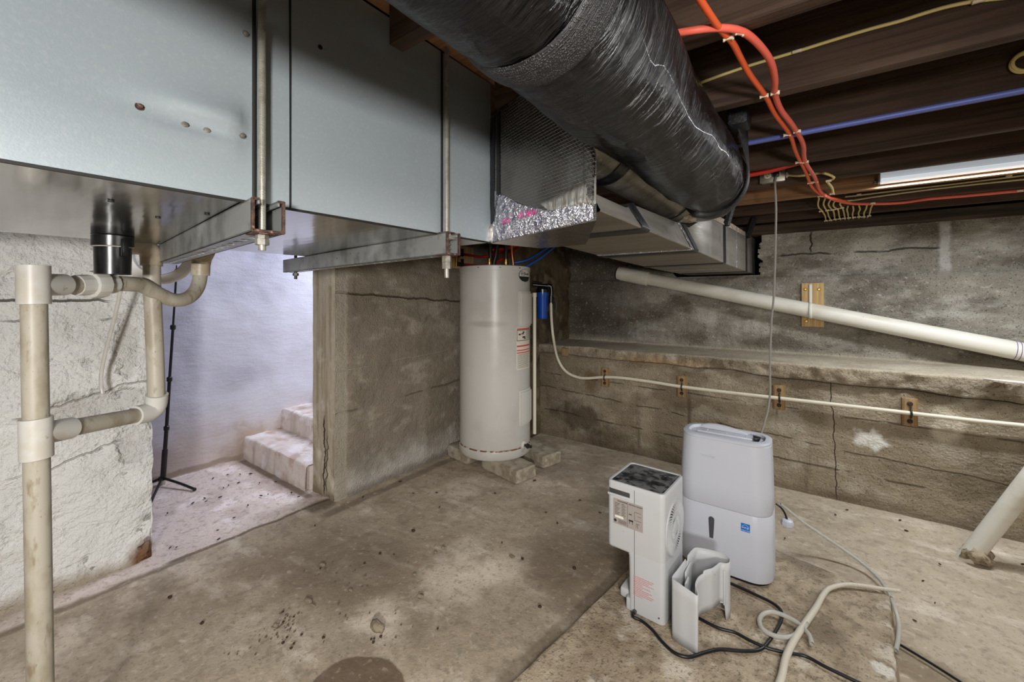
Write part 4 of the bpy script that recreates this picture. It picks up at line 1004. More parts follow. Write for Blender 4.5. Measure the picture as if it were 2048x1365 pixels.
# warning label
la0, la1 = ang_px(1030.5), ang_px(1057)
lz = lambda py: z_px(py, 1031)
m = M(); m.patch((HC.x, HC.y, 0), HR, la0, la1, lz(741), lz(656), .0012, 10); obj('warning_label', m, 'label_cream', wh)
def lstrip(f0, f1, y0, y1, mat, nm, th=.002, frame=False):
    m = M(); a0 = la0 + (la1 - la0) * f0; a1 = la0 + (la1 - la0) * f1
    if not frame: m.patch((HC.x, HC.y, 0), HR, a0, a1, lz(y1), lz(y0), th, 8)
    else:
        w = .004
        m.patch((HC.x, HC.y, 0), HR, a0, a1, lz(y0) - w, lz(y0), th, 8); m.patch((HC.x, HC.y, 0), HR, a0, a1, lz(y1), lz(y1) + w, th, 8)
        m.patch((HC.x, HC.y, 0), HR, a0, a0 + .012, lz(y1), lz(y0), th, 2); m.patch((HC.x, HC.y, 0), HR, a1 - .012, a1, lz(y1), lz(y0), th, 2)
    return m
for y0, y1 in ((658, 660.5), (692, 695), (701, 703), (706, 708)): obj('red_bar', lstrip(.02, .98, y0, y1, '', ''), 'ink_red', wh)
obj('diagram_frame', lstrip(.02, .98, 661, 683, '', '', frame=True), 'ink', wh)
mm = M()
for k in range(9):
    y = 663 + k * 2; a0 = la0 + (la1 - la0) * .62; a1 = la0 + (la1 - la0) * .93; mm.patch((HC.x, HC.y, 0), HR, a0, a1, lz(y + .7), lz(y), .002, 4)
for k in range(14):
    y = 710 + k * 2.1; a0 = la0 + (la1 - la0) * .05; a1 = la0 + (la1 - la0) * (.93 - .06 * (k % 3)); mm.patch((HC.x, HC.y, 0), HR, a0, a1, lz(y + .6), lz(y), .002, 4)
obj('small_print', mm, 'dark_grey', wh)
mm = M()
for f, y, w, h in ((.42, 666, .12, 3), (.36, 669, .16, 2.2), (.18, 670, .12, 3), (.45, 676, .2, 3.5), (.52, 679, .12, 2)): 
    a0 = la0 + (la1 - la0) * (f - w / 2); a1 = la0 + (la1 - la0) * (f + w / 2); mm.patch((HC.x, HC.y, 0), HR, a0, a1, lz(y + h / 2), lz(y - h / 2), .0022, 3)
obj('tap_pictogram', mm, 'ink', wh)
# drain valve
va = ang_px(1045); q = HC + Vector((math.cos(va), math.sin(va), 0)) * HR; q.z = z_px(890, 1046); dd = Vector((math.cos(va), math.sin(va), 0))
m = M(); m.lathe(q, dd, [(-.005, .03), (.005, .03), (.012, .022)], 24); obj('valve_collar', m, 'enamel_panel', wh)
m = M(); m.cyl(q, q + dd * .07, .011, n=16); m.cyl(q + dd * .03, q + dd * .045, .019, n=8); m.cyl(q + dd * .055 + Vector((0, 0, 0)), q + dd * .055 + dd.cross(Vector((0, 0, 1))) * .03, .009, n=12); obj('drain_valve', m, 'dark_steel', wh)
for px in (960, 1000, 1036):
    a = ang_px(px); q = HC + Vector((math.cos(a), math.sin(a), 0)) * (HR + .003); q.z = HZ1 - .02
    m = M(); m.cyl(q, q + Vector((math.cos(a), math.sin(a), 0)) * .004, .004, n=10); obj('screw', m, 'dark_steel', wh)
# pipe nipples on top
for px in (979, 1012):
    q = U(px, 520, 3.30); m = M(); m.lathe((q.x, q.y, HZ1 - .01), (0, 0, 1), [(0, .016), (.03, .016), (.031, .021), (.05, .021), (.051, .015), (.075, .015)], 14); obj('nipple', m, 'brass', wh, ang=30)
# concrete blocks
def block(px, py, L, W, H, rot, label, c=None):
    p = atZ(px, py, 0)
    m = M(); t = bmesh.new(); bmesh.ops.create_cube(t, size=1); bmesh.ops.subdivide_edges(t, edges=t.edges[:], cuts=9, use_grid_fill=True)
    for v in t.verts:
        e = sum(1 for k in v.co if abs(abs(k) - .5) < 1e-4)
        c0 = Vector((v.co.x * L, v.co.y * W, (v.co.z + .5) * H)); k = .0025 * fbm(c0.x + px, c0.y, c0.z, 30, 3)
        c0 -= Vector(v.co) * .006 * max(0, e - 1); v.co = c0 + Vector(v.co) * k * 2
    m._merge(t, Matrix.Translation((p.x, p.y, 0)) @ Matrix.Rotation(rot, 4, 'Z') @ Matrix.Translation((L / 2 * (-1), W / 2, 0)))
    return obj('concrete_block', m, 'block', label=label, cat='concrete block', group='blocks under the water heater', ang=40)
rb = math.radians(-12)
block(1032, 971, .40, .20, .098, rb, 'concrete block under the front of the water heater, jutting out lowest')
block(934, 931, .26, .20, .098, rb + .05, 'concrete block under the left side of the water heater against the stucco wall')
block(1085, 939, .40, .20, .098, math.radians(-16), 'concrete block under the right back side of the water heater')
# copper relief pipe and dark risers above the heater
q = U(1027, 520, 3.2)
m = M(); m.tube([(q.x, q.y, HZ1 - .005), (q.x - .01, q.y - .01, 1.70), (q.x - .02, q.y - .02, 1.95)], .009, 12); obj('copper_pipe', m, 'copper', label='bright copper tube rising from the top of the water heater', cat='pipe')
for px, lb in ((981, 'dark water pipe above the left nipple of the water heater'), (1012, 'dark water pipe above the right nipple of the water heater')):
    q = U(px, 520, 3.30); m = M(); m.tube([(q.x, q.y, HZ1 + .06), (q.x, q.y, 1.75), (q.x + .01, q.y, 2.05)], .016, 14); obj('water_pipe', m, 'dark_steel', label=lb, cat='pipe')
q = U(990, 520, 3.35); m = M(); m.tube([(q.x - .02, q.y, HZ1 + .0), (q.x + .02, q.y, 1.72), (q.x + .05, q.y, 2.0)], .016, 14); obj('water_pipe', m, 'dark_steel', label='slanting dark pipe between the two nipples of the water heater', cat='pipe')
# manifold board on the stucco wall
bw = thing('manifold_board', (PX + .02, 2.55, 1.56), 'wooden board with brass valves on the wall left of the water heater top', 'valve board')
m = M(); m.box((PX + .016, 2.42, 1.565), (PX + .056, 2.78, 1.76), .003); obj('board', m, 'plank', bw)
m = M(); m.cyl((PX + .075, 2.535, 1.58), (PX + .075, 2.535, 1.74), .012, n=14); m.cyl((PX + .055, 2.50, 1.66), (PX + .09, 2.56, 1.66), .010, n=12); m.lathe((PX + .075, 2.53, 1.655), (0, 0, 1), [(0, .017), (.02, .017)], 6); obj('brass_manifold', m, 'brass', bw)
for i, z in enumerate((1.685, 1.60)):
    m = M()
    for k in range(4): m.lathe((PX + .075, 2.55 + k * .018, z), (0, 1, 0), [(0, .014), (.002, .019), (.009, .019), (.012, .014)], 8)
    m.box((PX + .09, 2.57, z + .01), (PX + .10, 2.60, z + .045), .002); obj('valve', m, 'dark_steel', bw)
def pipeobj(pts, r, mat, label, cat='pipe', nm='water_pipe', n=10, group=None):
    m = M(); m.tube(pts, r, n); return obj(nm, m, mat, label=label, cat=cat, group=group, ang=60)
z = 1.685
pipeobj([(PX + .075, 2.62, 1.685), (PX + .085, 2.9, 1.69), (PX + .25, 2.94, 1.74), (-2.0, 2.93, 1.86), (-1.85, 2.93, 2.0)], .011, 'pex_red', 'upper red plastic water pipe running from the brass valves behind the heater pipes')
pipeobj([(PX + .075, 2.62, 1.60), (PX + .085, 2.88, 1.61), (PX + .23, 2.93, 1.65), (-2.0, 2.91, 1.79), (-1.80, 2.90, 2.0)], .011, 'pex_red', 'lower red plastic water pipe running from the brass valves behind the heater pipes')
pipeobj([U(985, 500, 3.42), U(1020, 495, 3.42), U(1055, 476, 3.42), U(1075, 462, 3.42)], .014, 'pex_red', 'red plastic pipe just under the foil faced duct box above the heater')
pipeobj([U(1022, 527, 3.55), U(1052, 521, 3.55), U(1080, 505, 3.6), U(1112, 484, 3.6), U(1140, 465, 3.6)], .011, 'pex_blue', 'upper blue plastic water pipe slanting up under the trunk duct')
pipeobj([U(1038, 540, 3.5), U(1060, 529, 3.55), U(1085, 513, 3.6), U(1115, 490, 3.6), U(1150, 470, 3.6)], .011, 'pex_blue', 'lower blue plastic water pipe slanting up under the trunk duct')
# ================================================================= FILTER AND PIPES ON THE WALL
fc_ = U(1085, 575, 3.86)
ft = thing('water_filter', (fc_.x, fc_.y, 1.10), 'blue water filter housing with black head beside the water heater', 'water filter')
m = M(); m.lathe((fc_.x, fc_.y, 1.118), (0, 0, 1), [(0, .035), (.004, .043), (.03, .046), (.20, .050), (.22, .054), (.25, .055)], 32); obj('bowl', m, 'filter_blue', ft)
m = M(); m.lathe((fc_.x, fc_.y, 1.365), (0, 0, 1), [(0, .058), (.03, .058), (.036, .05), (.05, .045)], 32); m.cyl(U(1066, 570, 3.84), U(1104, 573, 3.84), .017, n=16); obj('head', m, 'abs_black', ft)
m = M(); m.tube([U(1096, 571, 3.84), U(1101, 573, 3.84), U(1103, 580, 3.84), U(1102, 607, 3.84)], .018, 14); m.cyl(U(1102, 592, 3.83), U(1102, 608, 3.83), .022, n=12); obj('elbow', m, 'abs_black', ft)
m = M(); m.tube([U(1105, 596, 3.83), U(1109, 598, 3.82), U(1112, 606, 3.82), U(1112, 622, 3.82)], .006, 8); obj('valve_handle', m, 'black_metal', ft)
m = M(); m.tube([U(1064, 573, 3.84), U(1064, 569, 3.84), U(1068, 564, 3.84), U(1084, 566, 3.84)], .006, 8); obj('bracket', m, 'black_metal', ft)
m = M(); m.cyl(U(1069, 588, 3.66), U(1069, 868, 3.60), .0155, n=18); m.cyl(U(1069, 586, 3.66), U(1069, 594, 3.66), .020, n=18); obj('discharge_pipe', m, 'pex_white', label='straight white plastic pipe hanging upright just right of the water heater', cat='pipe')
PY = 3.392
px_ = [U(1102, 606, 3.82), U(1103, 640, 3.80), U(1106, 672, 3.78)] + [atY(a, b, PY) for a, b in ((1112, 706), (1121, 730), (1135, 746), (1155, 755), (1175, 757), (1205, 755), (1240, 756), (1300, 764), (1363, 774), (1460, 786), (1558, 797), (1690, 812), (1820, 827), (1940, 841), (2048, 852), (2200, 868))]
m = M(); m.tube(px_, .0125, 14); obj('water_line', m, 'pex_white', label='long white plastic water line clipped along the foundation wall under the ledge', cat='pipe')
cl_px = [(1209, 755), (1363, 774), (1558, 796), (1820, 826)]
def cleat(px, py, label, w=.07, h=.165):
    p = atY(px, py, 3.40)
    r = thing('wood_cleat', (p.x, 3.41, p.z - h / 2), label, 'wood cleat', 'wood cleats holding the white water line')
    m = M(); m.box((p.x - w / 2, 3.403, p.z - h / 2), (p.x + w / 2, 3.432, p.z + h / 2), .002); obj('board', m, 'cleat', r)
    for dz in (.052, -.052):
        m = M(); m.lathe((p.x, 3.403, p.z + dz), (0, -1, 0), [(0, .014), (.002, .014), (.0022, .009), (.006, .007)], 14); obj('screw', m, 'rust', r)
    m = M(); m.tube([(p.x + .004, 3.402, p.z + .035), (p.x + .004, 3.395, p.z + .018), (p.x + .004, 3.376, p.z + .004), (p.x + .004, 3.380, p.z - .013), (p.x + .004, 3.40, p.z - .03)], .0055, 8); obj('pipe_clip', m, 'dark_steel', r)
    return r
for (a, b), lb in zip(cl_px, ('stained wood cleat nearest the water heater, with rust streaks below it', 'wood cleat left of the tall dehumidifier holding the white water line', 'wood cleat on the white water line just right of the hanging grey cord', 'wood cleat on the white water line, the one nearest the right edge')): cleat(a, b, lb)
p = atY(1131, 704, 3.40); m = M(); m.box((p.x - .03, 3.375, p.z - .035), (p.x + .03, 3.41, p.z + .035), .003); obj('wood_block', m, 'cleat', label='small wood block under the ledge end where the white line bends', cat='wood block')
# big sloping drain
BY = 3.924; BR = .057
d0 = atY(1240, 547, BY); d1 = atY(2048, 705, BY); dv = (d1 - d0)
dp = thing('drain_pipe', tuple(atY(1620, 620, BY)), 'large white PVC drain pipe sloping down along the upper foundation wall', 'drain pipe')
m = M(); m.cyl(d0, d0 + dv * 1.14, BR, n=32); obj('pipe', m, 'pvc_white', dp)
m = M(); u_ = dv.normalized(); m.lathe(d0 - u_ * .02, u_, [(0, BR * .9), (.005, BR * 1.12), (.035, BR * 1.14), (.037, BR * 1.2), (.30, BR * 1.2), (.303, BR * 1.02)], 32); obj('coupling', m, 'pvc_white', dp)
for px in (2028, 2037):
    c = d0 + dv * ((atY(px, 700, BY).x - d0.x) / dv.x); m = M(); m.torus(c, u_ + Vector((0, 0, .1)), BR + .0006, .0016, 36, 6); obj('primer_mark', m, 'purple_mark', dp)
bk_ = thing('pipe_bracket_board', tuple(atY(1625, 655, 4.0)), 'light pine board with a white strap hook holding the sloping drain', 'bracket board')
p0 = atY(1603, 567, 3.985); p1 = atY(1648, 655, 3.985)
m = M(); m.box((p0.x, 3.985, p1.z), (p1.x, 4.022, p0.z), .002); obj('board', m, 'plank', bk_)
for a, b in ((1611, 579), (1638, 579), (1613, 643)):
    q = atY(a, b, 3.985); m = M(); m.lathe(q, (0, -1, 0), [(0, .012), (.002, .012), (.006, .008)], 12); obj('screw', m, 'brass', bk_)
q0 = atY(1624, 569, 3.98); q1 = atY(1623, 640, 3.86); cm = d0 + dv * ((q0.x - d0.x) / dv.x)
m = M(); w = .017
def hook(u, v):
    x = q0.x - .01 + w * (v - .5) * 2 * .6
    if u < .45: k = u / .45; return Vector((x, 3.981, q0.z + (cm.z + .02 - q0.z) * k))
    a = PI * .15 + (u - .45) / .55 * PI * 1.25
    return Vector((x, cm.y + (BR + .004) * math.cos(a), cm.z + (BR + .004) * math.sin(a) * 1.0))
m.grid(40, 2, lambda u, v: hook(u, v)); o = obj('strap_hook', m, 'paper', bk_, ang=180); md = o.modifiers.new('t', 'SOLIDIFY'); md.thickness = .003
# floor drain pipe at lower right
f0 = atZ(1952, 1098, .06); f1 = atY(2046, 978, f0.y + .02)
ld = (f1 - f0)
lp = thing('floor_drain_pipe', (f0.x, f0.y, 0), 'slanted white PVC pipe running into a lumpy mortar collar in the floor', 'drain pipe')
m = M(); m.cyl(f0 - ld * .25, f0 + ld * 2.0, .040, n=28); obj('pipe', m, 'pvc_white', lp)
m = M(); m.rock((f0.x - .005, f0.y, .025), .062, 5, (1.0, .95, .75), 3); m.rock((f0.x - .022, f0.y - .02, .03), .03, 9, (1, 1, .8), 2); obj('mortar_collar', m, 'collar', lp, ang=180)
# ================================================================= CEILING CABLES, OUTLET, LIGHT
CZ = 1.908
def cab(px, z=CZ): return [atZ(a, b, z) for a, b in px]
def cable(name, pts, r, mat, label, group=None, cat='cable'):
    m = M(); m.tube(pts, r, 10, step=.02); return obj(name, m, mat, label=label, cat=cat, group=group, ang=60)
c1 = cab([(1392, -14), (1412, 18), (1440, 58), (1464, 84), (1482, 118), (1500, 150), (1532, 194), (1550, 228), (1580, 270), (1592, 305), (1612, 345), (1625, 375), (1648, 393), (1672, 398), (1700, 406)])
cable('orange_cable', c1, .0072, 'orange', 'orange flat cable stapled across the joists, left of the salmon one')
c2 = [atZ(1270, 100, 1.945), atZ(1320, 75, 1.925)] + cab([(1380, 62), (1440, 56), (1486, 64), (1520, 92), (1542, 125), (1550, 160), (1550, 188), (1562, 220), (1586, 252), (1606, 288), (1610, 322), (1630, 356), (1642, 384), (1664, 398), (1700, 407), (1745, 408), (1800, 406), (1860, 398), (1930, 392), (2048, 381), (2140, 372)])
cable('orange_cable', c2, .0082, 'salmon', 'salmon orange cable curving out from behind the black duct and along the ceiling')
def staples(pts_px, fmt, group, z=CZ, ang=0, face=None):
    out = []
    for i, (px, py, rot) in enumerate(pts_px):
        p = atZ(px, py, z - .004) if face is None else atY(px, py, face)
        if not out:
            m = M(); m.box((-.0115, -.0035, -.004), (.0115, .0035, .005), .0015)
            m.cyl((-.009, 0, -.003), (-.009, 0, -.006), .0025, n=8); m.cyl((.009, 0, -.003), (.009, 0, -.006), .0025, n=8)
            o = obj('cable_staple', m, 'staple', at=(0, 0, 0)); o.location = p
        else: o = dup(out[0], p)
        o.rotation_euler = ((math.radians(90) if face else 0), 0, math.radians(rot))
        tag(o, fmt[i], 'cable staple', group); out.append(o)
    return out
od = ('first', 'second', 'third', 'fourth', 'fifth', 'sixth', 'seventh', 'eighth', 'ninth', 'tenth')
s1 = [(1457, 76, 10), (1528, 192, 10), (1574, 270, 10), (1597, 325, 0), (1620, 366, 0), (1640, 393, 0)]
staples(s1, ['white staple on the left orange cable, %s from the top of the photo' % od[i] for i in range(6)], 'staples on the orange cables')
s2 = [(1479, 66, 50), (1550, 186, 10), (1594, 263, 10), (1611, 324, 0), (1631, 364, 0), (1648, 392, 20), (1746, 407, 0), (2040, 382, 0)]
staples(s2, ['white staple on the salmon cable, %s along it from the black duct' % od[i] for i in range(8)], 'staples on the orange cables')
# yellow cable along a joist face
JY = lambda k: 1.05 + .403 * k - .02
y1 = [atY(a, b, JY(1) - .006) for a, b in ((1395, 168), (1450, 148), (1500, 131), (1550, 116), (1600, 101), (1660, 82), (1740, 58), (1800, 42), (1850, 26), (1900, 12), (1960, 1), (2050, -8))]
cable('yellow_cable', y1, .0046, 'yellow_cable', 'yellow flat cable along the upper joist crossing behind the orange cables')
staples([(1594, 103, 0), (1958, 2, 0)], ['white staple on the upper yellow cable, near the orange cables', 'white staple on the upper yellow cable at the top right'], 'staples on the yellow cables', face=JY(1) - .012)
c = atY(2050, 125, JY(2) - .012); m = M(); m.torus(c, (0, 1, 0), .026, .0055, 40, 10); m.torus(c + Vector((.002, -.006, .002)), (0, 1, 0), .027, .0045, 40, 10); obj('cable_coil', m, 'yellow_cable', label='small ring of yellow cable hung on a joist at the right edge', cat='cable coil')
# pipes between joists
def along_y(py_pts, y): return [atY(a, b, y) for a, b in py_pts]
cable('blue_pipe', [Vector((x, JY(2) - .009, 1.914)) for x in (-.23, .2, .7, 1.3)], .0095, 'blue_pipe', 'long blue plastic pipe running beside a joist behind the orange cables', cat='pipe')
cable('red_pipe', along_y(((1490, 352), (1540, 342), (1606, 324), (1650, 314)), JY(3) + .065), .0105, 'pex_red', 'red plastic pipe emerging behind the end of the black duct', cat='pipe')
# outlet box
OY = JY(4)
ob = thing('outlet_box', tuple(atY(1548, 366, OY)), 'metal outlet box with double receptacle fixed to a joist beside the black duct end', 'electrical outlet')
a = atY(1524, 348, OY); b = atY(1572, 376, OY)
ox0, ox1, oz0, oz1 = a.x, b.x - .006, 1.935, 2.0
m = M(); m.box((ox0, OY - .045, oz0), (ox1, OY, oz1), .003); obj('box', m, 'outlet_box', ob)
m = M(); m.box((ox0 - .006, OY - .049, oz0 - .003), (ox1 + .004, OY - .045, oz1 + .003), .001); obj('cover_plate', m, 'outlet_box', ob)
xm = (ox0 + ox1) / 2
for x in (xm - .022, xm + .020):
    m = M(); m.lathe((x, OY - .048, oz0 + .034), (0, -1, 0), [(0, .0165), (.004, .0165), (.005, .0155)], 28); rc = obj('receptacle', m, 'ivory', ob)
    m = M(); m.box((x - .007, OY - .0545, oz0 + .036), (x - .005, OY - .053, oz0 + .044)); m.box((x + .005, OY - .0545, oz0 + .036), (x + .007, OY - .053, oz0 + .044)); m.cyl((x, OY - .0535, oz0 + .028), (x, OY - .0545, oz0 + .028), .0025, n=10); obj('slot', m, 'ink', rc)
m = M(); m.cyl((ox1 + .004, OY - .02, oz0 + .03), (ox1 + .018, OY - .02, oz0 + .03), .010, n=12); m.box((ox1 + .006, OY - .034, oz0 + .018), (ox1 + .014, OY - .006, oz0 + .042), .001); obj('cable_clamp', m, 'ivory', ob)
# grey power cord down to the tall dehumidifier
gp = Vector((xm + .020, OY - .055, oz0 + .032))
gc = thing('power_cable', tuple(gp), 'long grey power cord hanging from the ceiling outlet down behind the tall dehumidifier', 'power cord')
m = M(); m.tube([gp + Vector((0, -.012, -.008)), gp + Vector((-.006, -.02, -.05))] + [U(x, y, D) for x, y, D in ((1552, 420, 2.20), (1551, 480, 2.19), (1550, 530, 2.18), (1547, 600, 2.17), (1543, 640, 2.16), (1541, 690, 2.15), (1540, 740, 2.15), (1540, 785, 2.15), (1536, 820, 2.14), (1528, 850, 2.13), (1521, 880, 2.12), (1516, 960, 2.10))], .0048, 10); obj('cable', m, 'cord_grey', gc)
m = M(); m.box(tuple(gp + Vector((-.014, -.026, -.014))), tuple(gp + Vector((.012, .002, .010))), .004); obj('plug', m, 'cord_black', gc)
# tan cable from outlet box and the bundle of cables
cable('yellow_cable', [Vector((ox1 + .012, OY - .02, oz0 + .03))] + [atY(a, b, OY - .008) for a, b in ((1600, 352), (1636, 347))] + [atZ(1650, 347, 1.93), atZ(1668, 355, 1.914), atZ(1658, 362, 1.912), atZ(1655, 364, 1.91), atZ(1664, 376, 1.91), atZ(1666, 386, 1.91)], .006, 'yellow_cable', 'yellow cable bent from the outlet box round the joist edge beside the orange cables')
staples([(1657, 362, 0), (1664, 388, 0)], ['white staple on the bent yellow cable, the upper one', 'white staple on the bent yellow cable, the lower one'], 'staples on the yellow cables')
for i, pts in enumerate((((1688, 387), (1715, 382), (1760, 376), (1830, 368), (1940, 354), (2048, 341)), ((1690, 394), (1718, 391), (1780, 383), (1860, 374), (1960, 362), (2048, 351)), ((1686, 401), (1705, 401), (1750, 394), (1830, 383), (1940, 370), (2048, 359)))):
    cable('tan_cable', along_y(pts, JY(6) - .007), .0052, 'tan_cable', 'tan cable along the joist below the strip light, %s of the three' % ('topmost', 'middle', 'lowest')[i], 'tan cables below the light')
staples([(1700, 401, 0), (1718, 389, 0), (1861, 379, 0), (2018, 352, 0), (1732, 380, 0)], ['white clip on the tan cables, at their left end', 'white clip on the tan cables, second from the left end', 'white clip on the tan cables below the middle of the strip light', 'white clip on the tan cables near the right edge', 'small white clip on the topmost tan cable'], 'clips on the tan cables', face=JY(6) - .014)
# fan of ten yellow cables between the two last joists
fan = [((1638, 397), (1636, 408), (1638, 416), (1644, 422), (1650, 432), (1653, 442), (1665, 447)), ((1650, 398), (1647, 408), (1650, 416), (1655, 424), (1658, 434), (1664, 442), (1676, 447)), ((1662, 398), (1657, 408), (1660, 415), (1667, 423), (1669, 434), (1671, 440), (1682, 446)), ((1673, 399), (1667, 407), (1668, 414), (1676, 420), (1678, 430), (1680, 438), (1683, 446)), ((1685, 401), (1680, 408), (1684, 415), (1687, 422), (1689, 432), (1690, 437), (1689, 444)), ((1696, 413), (1694, 420), (1696, 428), (1697, 437), (1700, 443), (1706, 446)), ((1706, 413), (1707, 420), (1705, 428), (1706, 436), (1710, 442), (1709, 445)), ((1718, 412), (1720, 419), (1717, 426), (1718, 435), (1717, 441), (1711, 444)), ((1734, 410), (1732, 418), (1728, 426), (1728, 435), (1725, 440), (1714, 444)), ((1747, 406), (1742, 416), (1740, 424), (1737, 433), (1729, 438), (1716, 443))]
for i, pts in enumerate(fan):
    cable('yellow_cable', cab(pts, CZ), .0046, 'yellow_cable', 'thin yellow cable in the fan below the orange cables, %s from the left of ten' % od[i], 'fan of yellow cables')
fs = [(1642, 423), (1655, 421), (1665, 420), (1674, 418), (1684, 416), (1652, 442), (1661, 441), (1670, 439), (1679, 438), (1688, 437), (1698, 436), (1708, 435), (1718, 434), (1727, 434), (1738, 432)]
staples([(a, b, -8) for a, b in fs], ['white staple in the upper row across the fan of yellow cables, %s from left' % od[i] for i in range(5)] + ['white staple in the lower row across the fan of yellow cables, %s from left' % od[i] for i in range(10)], 'staples on the fan of yellow cables')
# tube light under the pale joist
LXa, LXb = .278, 1.44
LY1 = 1.05 + .403 * 5 - .021
lf = thing('tube_light', ((LXa + LXb) / 2, LY1 - .04, 1.938), 'white strip light fixture mounted on the side of the pale joist at the upper right', 'strip light')
m = M(); m.prism([(LY1, 2.0), (LY1 - .066, 2.0), (LY1 - .072, 1.994), (LY1 - .072, 1.957), (LY1, 1.957)], 0, LXa + .006, LXb, .0015); obj('diffuser', m, 'diffuser', lf)
m = M(); m.prism([(LY1 - .076, 1.956), (LY1 - .070, 1.940), (LY1 - .008, 1.940), (LY1 - .002, 1.956)], 0, LXa + .012, LXb, .002); obj('lens', m, 'lens', lf)
m = M(); m.box((LXa, LY1 - .074, 1.942), (LXa + .008, LY1, 2.002), .001); m.box((LXa - .014, LY1 - .03, 1.946), (LXa + .002, LY1 - .006, 1.958), .001); obj('end_cap', m, 'steel', lf)
# ================================================================= DEHUMIDIFIERS
def rr(cx, cy, w, d, r, z, n=8):
    pts = []
    for k, (sx, sy) in enumerate(((1, 1), (-1, 1), (-1, -1), (1, -1))):
        for i in range(n + 1):
            a = k * PI / 2 + PI / 2 * i / n
            pts.append(Vector((cx + sx * (w / 2 - r) + r * math.cos(a), cy + sy * (d / 2 - r) + r * math.sin(a), z)))
    return pts
def loft(m, lst, cap=True):
    m.skin([[m.b.verts.new(p) for p in ring] for ring in lst], cap)
TX, TY, TW, TD = -.342, 2.205, .395, .255
td = thing('tall_dehumidifier', (TX, TY, PADZ), 'tall white dehumidifier with open top vent standing at the back of the raised pad', 'dehumidifier')
def prof(z):
    k = (z - .07) / .61; return TW - .020 * k * k - .004 * k, TD - .050 * k * k
def tring(z, ins=0):
    w, d = prof(z); return rr(TX, TY + .0 * z, w - 2 * ins, d - 2 * ins, .085 - .01 * (z / .7) - ins * .5, z)
m = M(); loft(m, [tring(.058, .012), tring(.074, .012)]); obj('base', m, 'cord_black', td)
ZS = .362; ZT = .672
m = M(); loft(m, [tring(.070, .008), tring(.073, .002), tring(.080, 0), tring(.15), tring(.25), tring(ZS - .004), tring(ZS - .0012, .0016)]); obj('water_tank', m, 'plastic_white', td, ang=40)
m = M(); loft(m, [tring(ZS, .0020), tring(ZS + .003, 0), tring(.45), tring(.55), tring(.62), tring(ZT - .014), tring(ZT - .012, .002)]); obj('body', m, 'plastic_white', td, ang=40)
m = M(); ringz = [tring(ZT - .012, .001), tring(ZT - .003, .0), tring(ZT, .004), tring(ZT + .001, .024), tring(ZT - .004, .027), tring(ZT - .055, .034)]
loft(m, ringz, False); m.b.faces.new([m.b.verts.new(p) for p in ringz[-1]]); obj('top_rim', m, 'plastic_white', td, ang=40)
w, d = prof(ZT)
m = M(); m.box((TX - w / 2 + .06, TY - .014, ZT - .05), (TX + w / 2 - .075, TY - .006, ZT - .004), .002)
for k in range(3): m.box((TX - .09 + k * .085, TY - .01, ZT - .05), (TX - .087 + k * .085, TY + .05, ZT - .010))
obj('vent_louver', m, 'plastic_white', td)
m = M()
m.grid(30, 4, lambda u, v: Vector((TX - w / 2 + .05 + (w - .14) * u, TY + d / 2 - .030 - .010 * (1 - v), ZT - .035 + (.046 * max(0, math.sin(PI * (u ** .7))) ** .45 + .004) * v)))
o = obj('vent_flap', m, 'plastic_white', td, ang=180); md = o.modifiers.new('t', 'SOLIDIFY'); md.thickness = .003
m = M(); m.prism([(TX + w / 2 - .078, TY + .028), (TX + w / 2 - .045, TY + .022), (TX + w / 2 - .048, TY - .012), (TX + w / 2 - .066, TY - .018)], 2, ZT - .012, ZT + .003, .002); obj('control_panel', m, 'cord_black', td)
m = M(); m.box((TX + w / 2 - .03, TY - .006, ZT), (TX + w / 2 - .027, TY + .02, ZT + .003)); obj('indicator', m, 'dark_grey', td)
fy = lambda z: TY - prof(z)[1] / 2
# water level window
def win(u, v):
    z = .215 + .098 * v; hw = .0075 + .0055 * v ** .8
    if v > .86: hw *= math.sqrt(max(0.0, 1 - ((v - .86) / .14) ** 2))
    x = -.383 + hw * (2 * u - 1); return Vector((x, fy(z) - .0015, z))
m = M(); m.grid(6, 24, win); obj('level_window', m, 'dark_grey', td, ang=180)
p = atY(1491, 1056, fy(.33)); s = .0175
m = M(); m.grid(3, 3, lambda u, v: Vector((p.x - s + 2 * s * u, fy(p.z - s + 2 * s * v) - .0015, p.z - s + 2 * s * v))); stk = obj('energy_sticker', m, 'sticker_blue', td, ang=180)
def stmap(dx, dz): return lambda x, y, z: (p.x + dx + x, fy(p.z) - .0025 - z, p.z + dz + y)
text('energy', .0105, stmap(0, .001), 'paper', stk); text('ENERGY STAR', .005, stmap(0, -.0125), 'paper', stk)
m = M(); m.tube([(p.x - .013 + .026 * i / 12, fy(p.z) - .0025, p.z + .004 + .009 * math.sin(PI * i / 12)) for i in range(13)], .0006, 5); obj('sticker_arc', m, 'paper', stk)
q = atY(1417, 912, fy(.62))
text('waykar', .022, lambda x, y, z: (q.x + x, fy(q.z + y) - .001 - z, q.z + y), 'ink_ghost', td)
m = M(); e = TX + prof(.5)[0] / 2
m.box((e - .010, TY - .045, .32), (e + .004, TY - .035, .345), .002); obj('hose_port', m, 'plastic_white', td)
# its plug
pl = U(1574, 1044, 2.02)
pk = thing('power_plug', tuple(pl), 'white power plug on a short black cord beside the tall dehumidifier', 'plug')
m = M(); m.lathe(pl + Vector((0, 0, -.022)), (.05, 0, 1), [(0, .020), (.004, .026), (.018, .028), (.030, .024), (.036, .016)], 8); obj('plug_body', m, 'plastic_white', pk, ang=30)
m = M(); m.tube([U(1552, 1008, 2.10), U(1562, 1016, 2.08), U(1569, 1026, 2.05), U(1573, 1036, 2.02), pl + Vector((0, 0, .01))], .0045, 8); obj('cord', m, 'cord_black', pk)
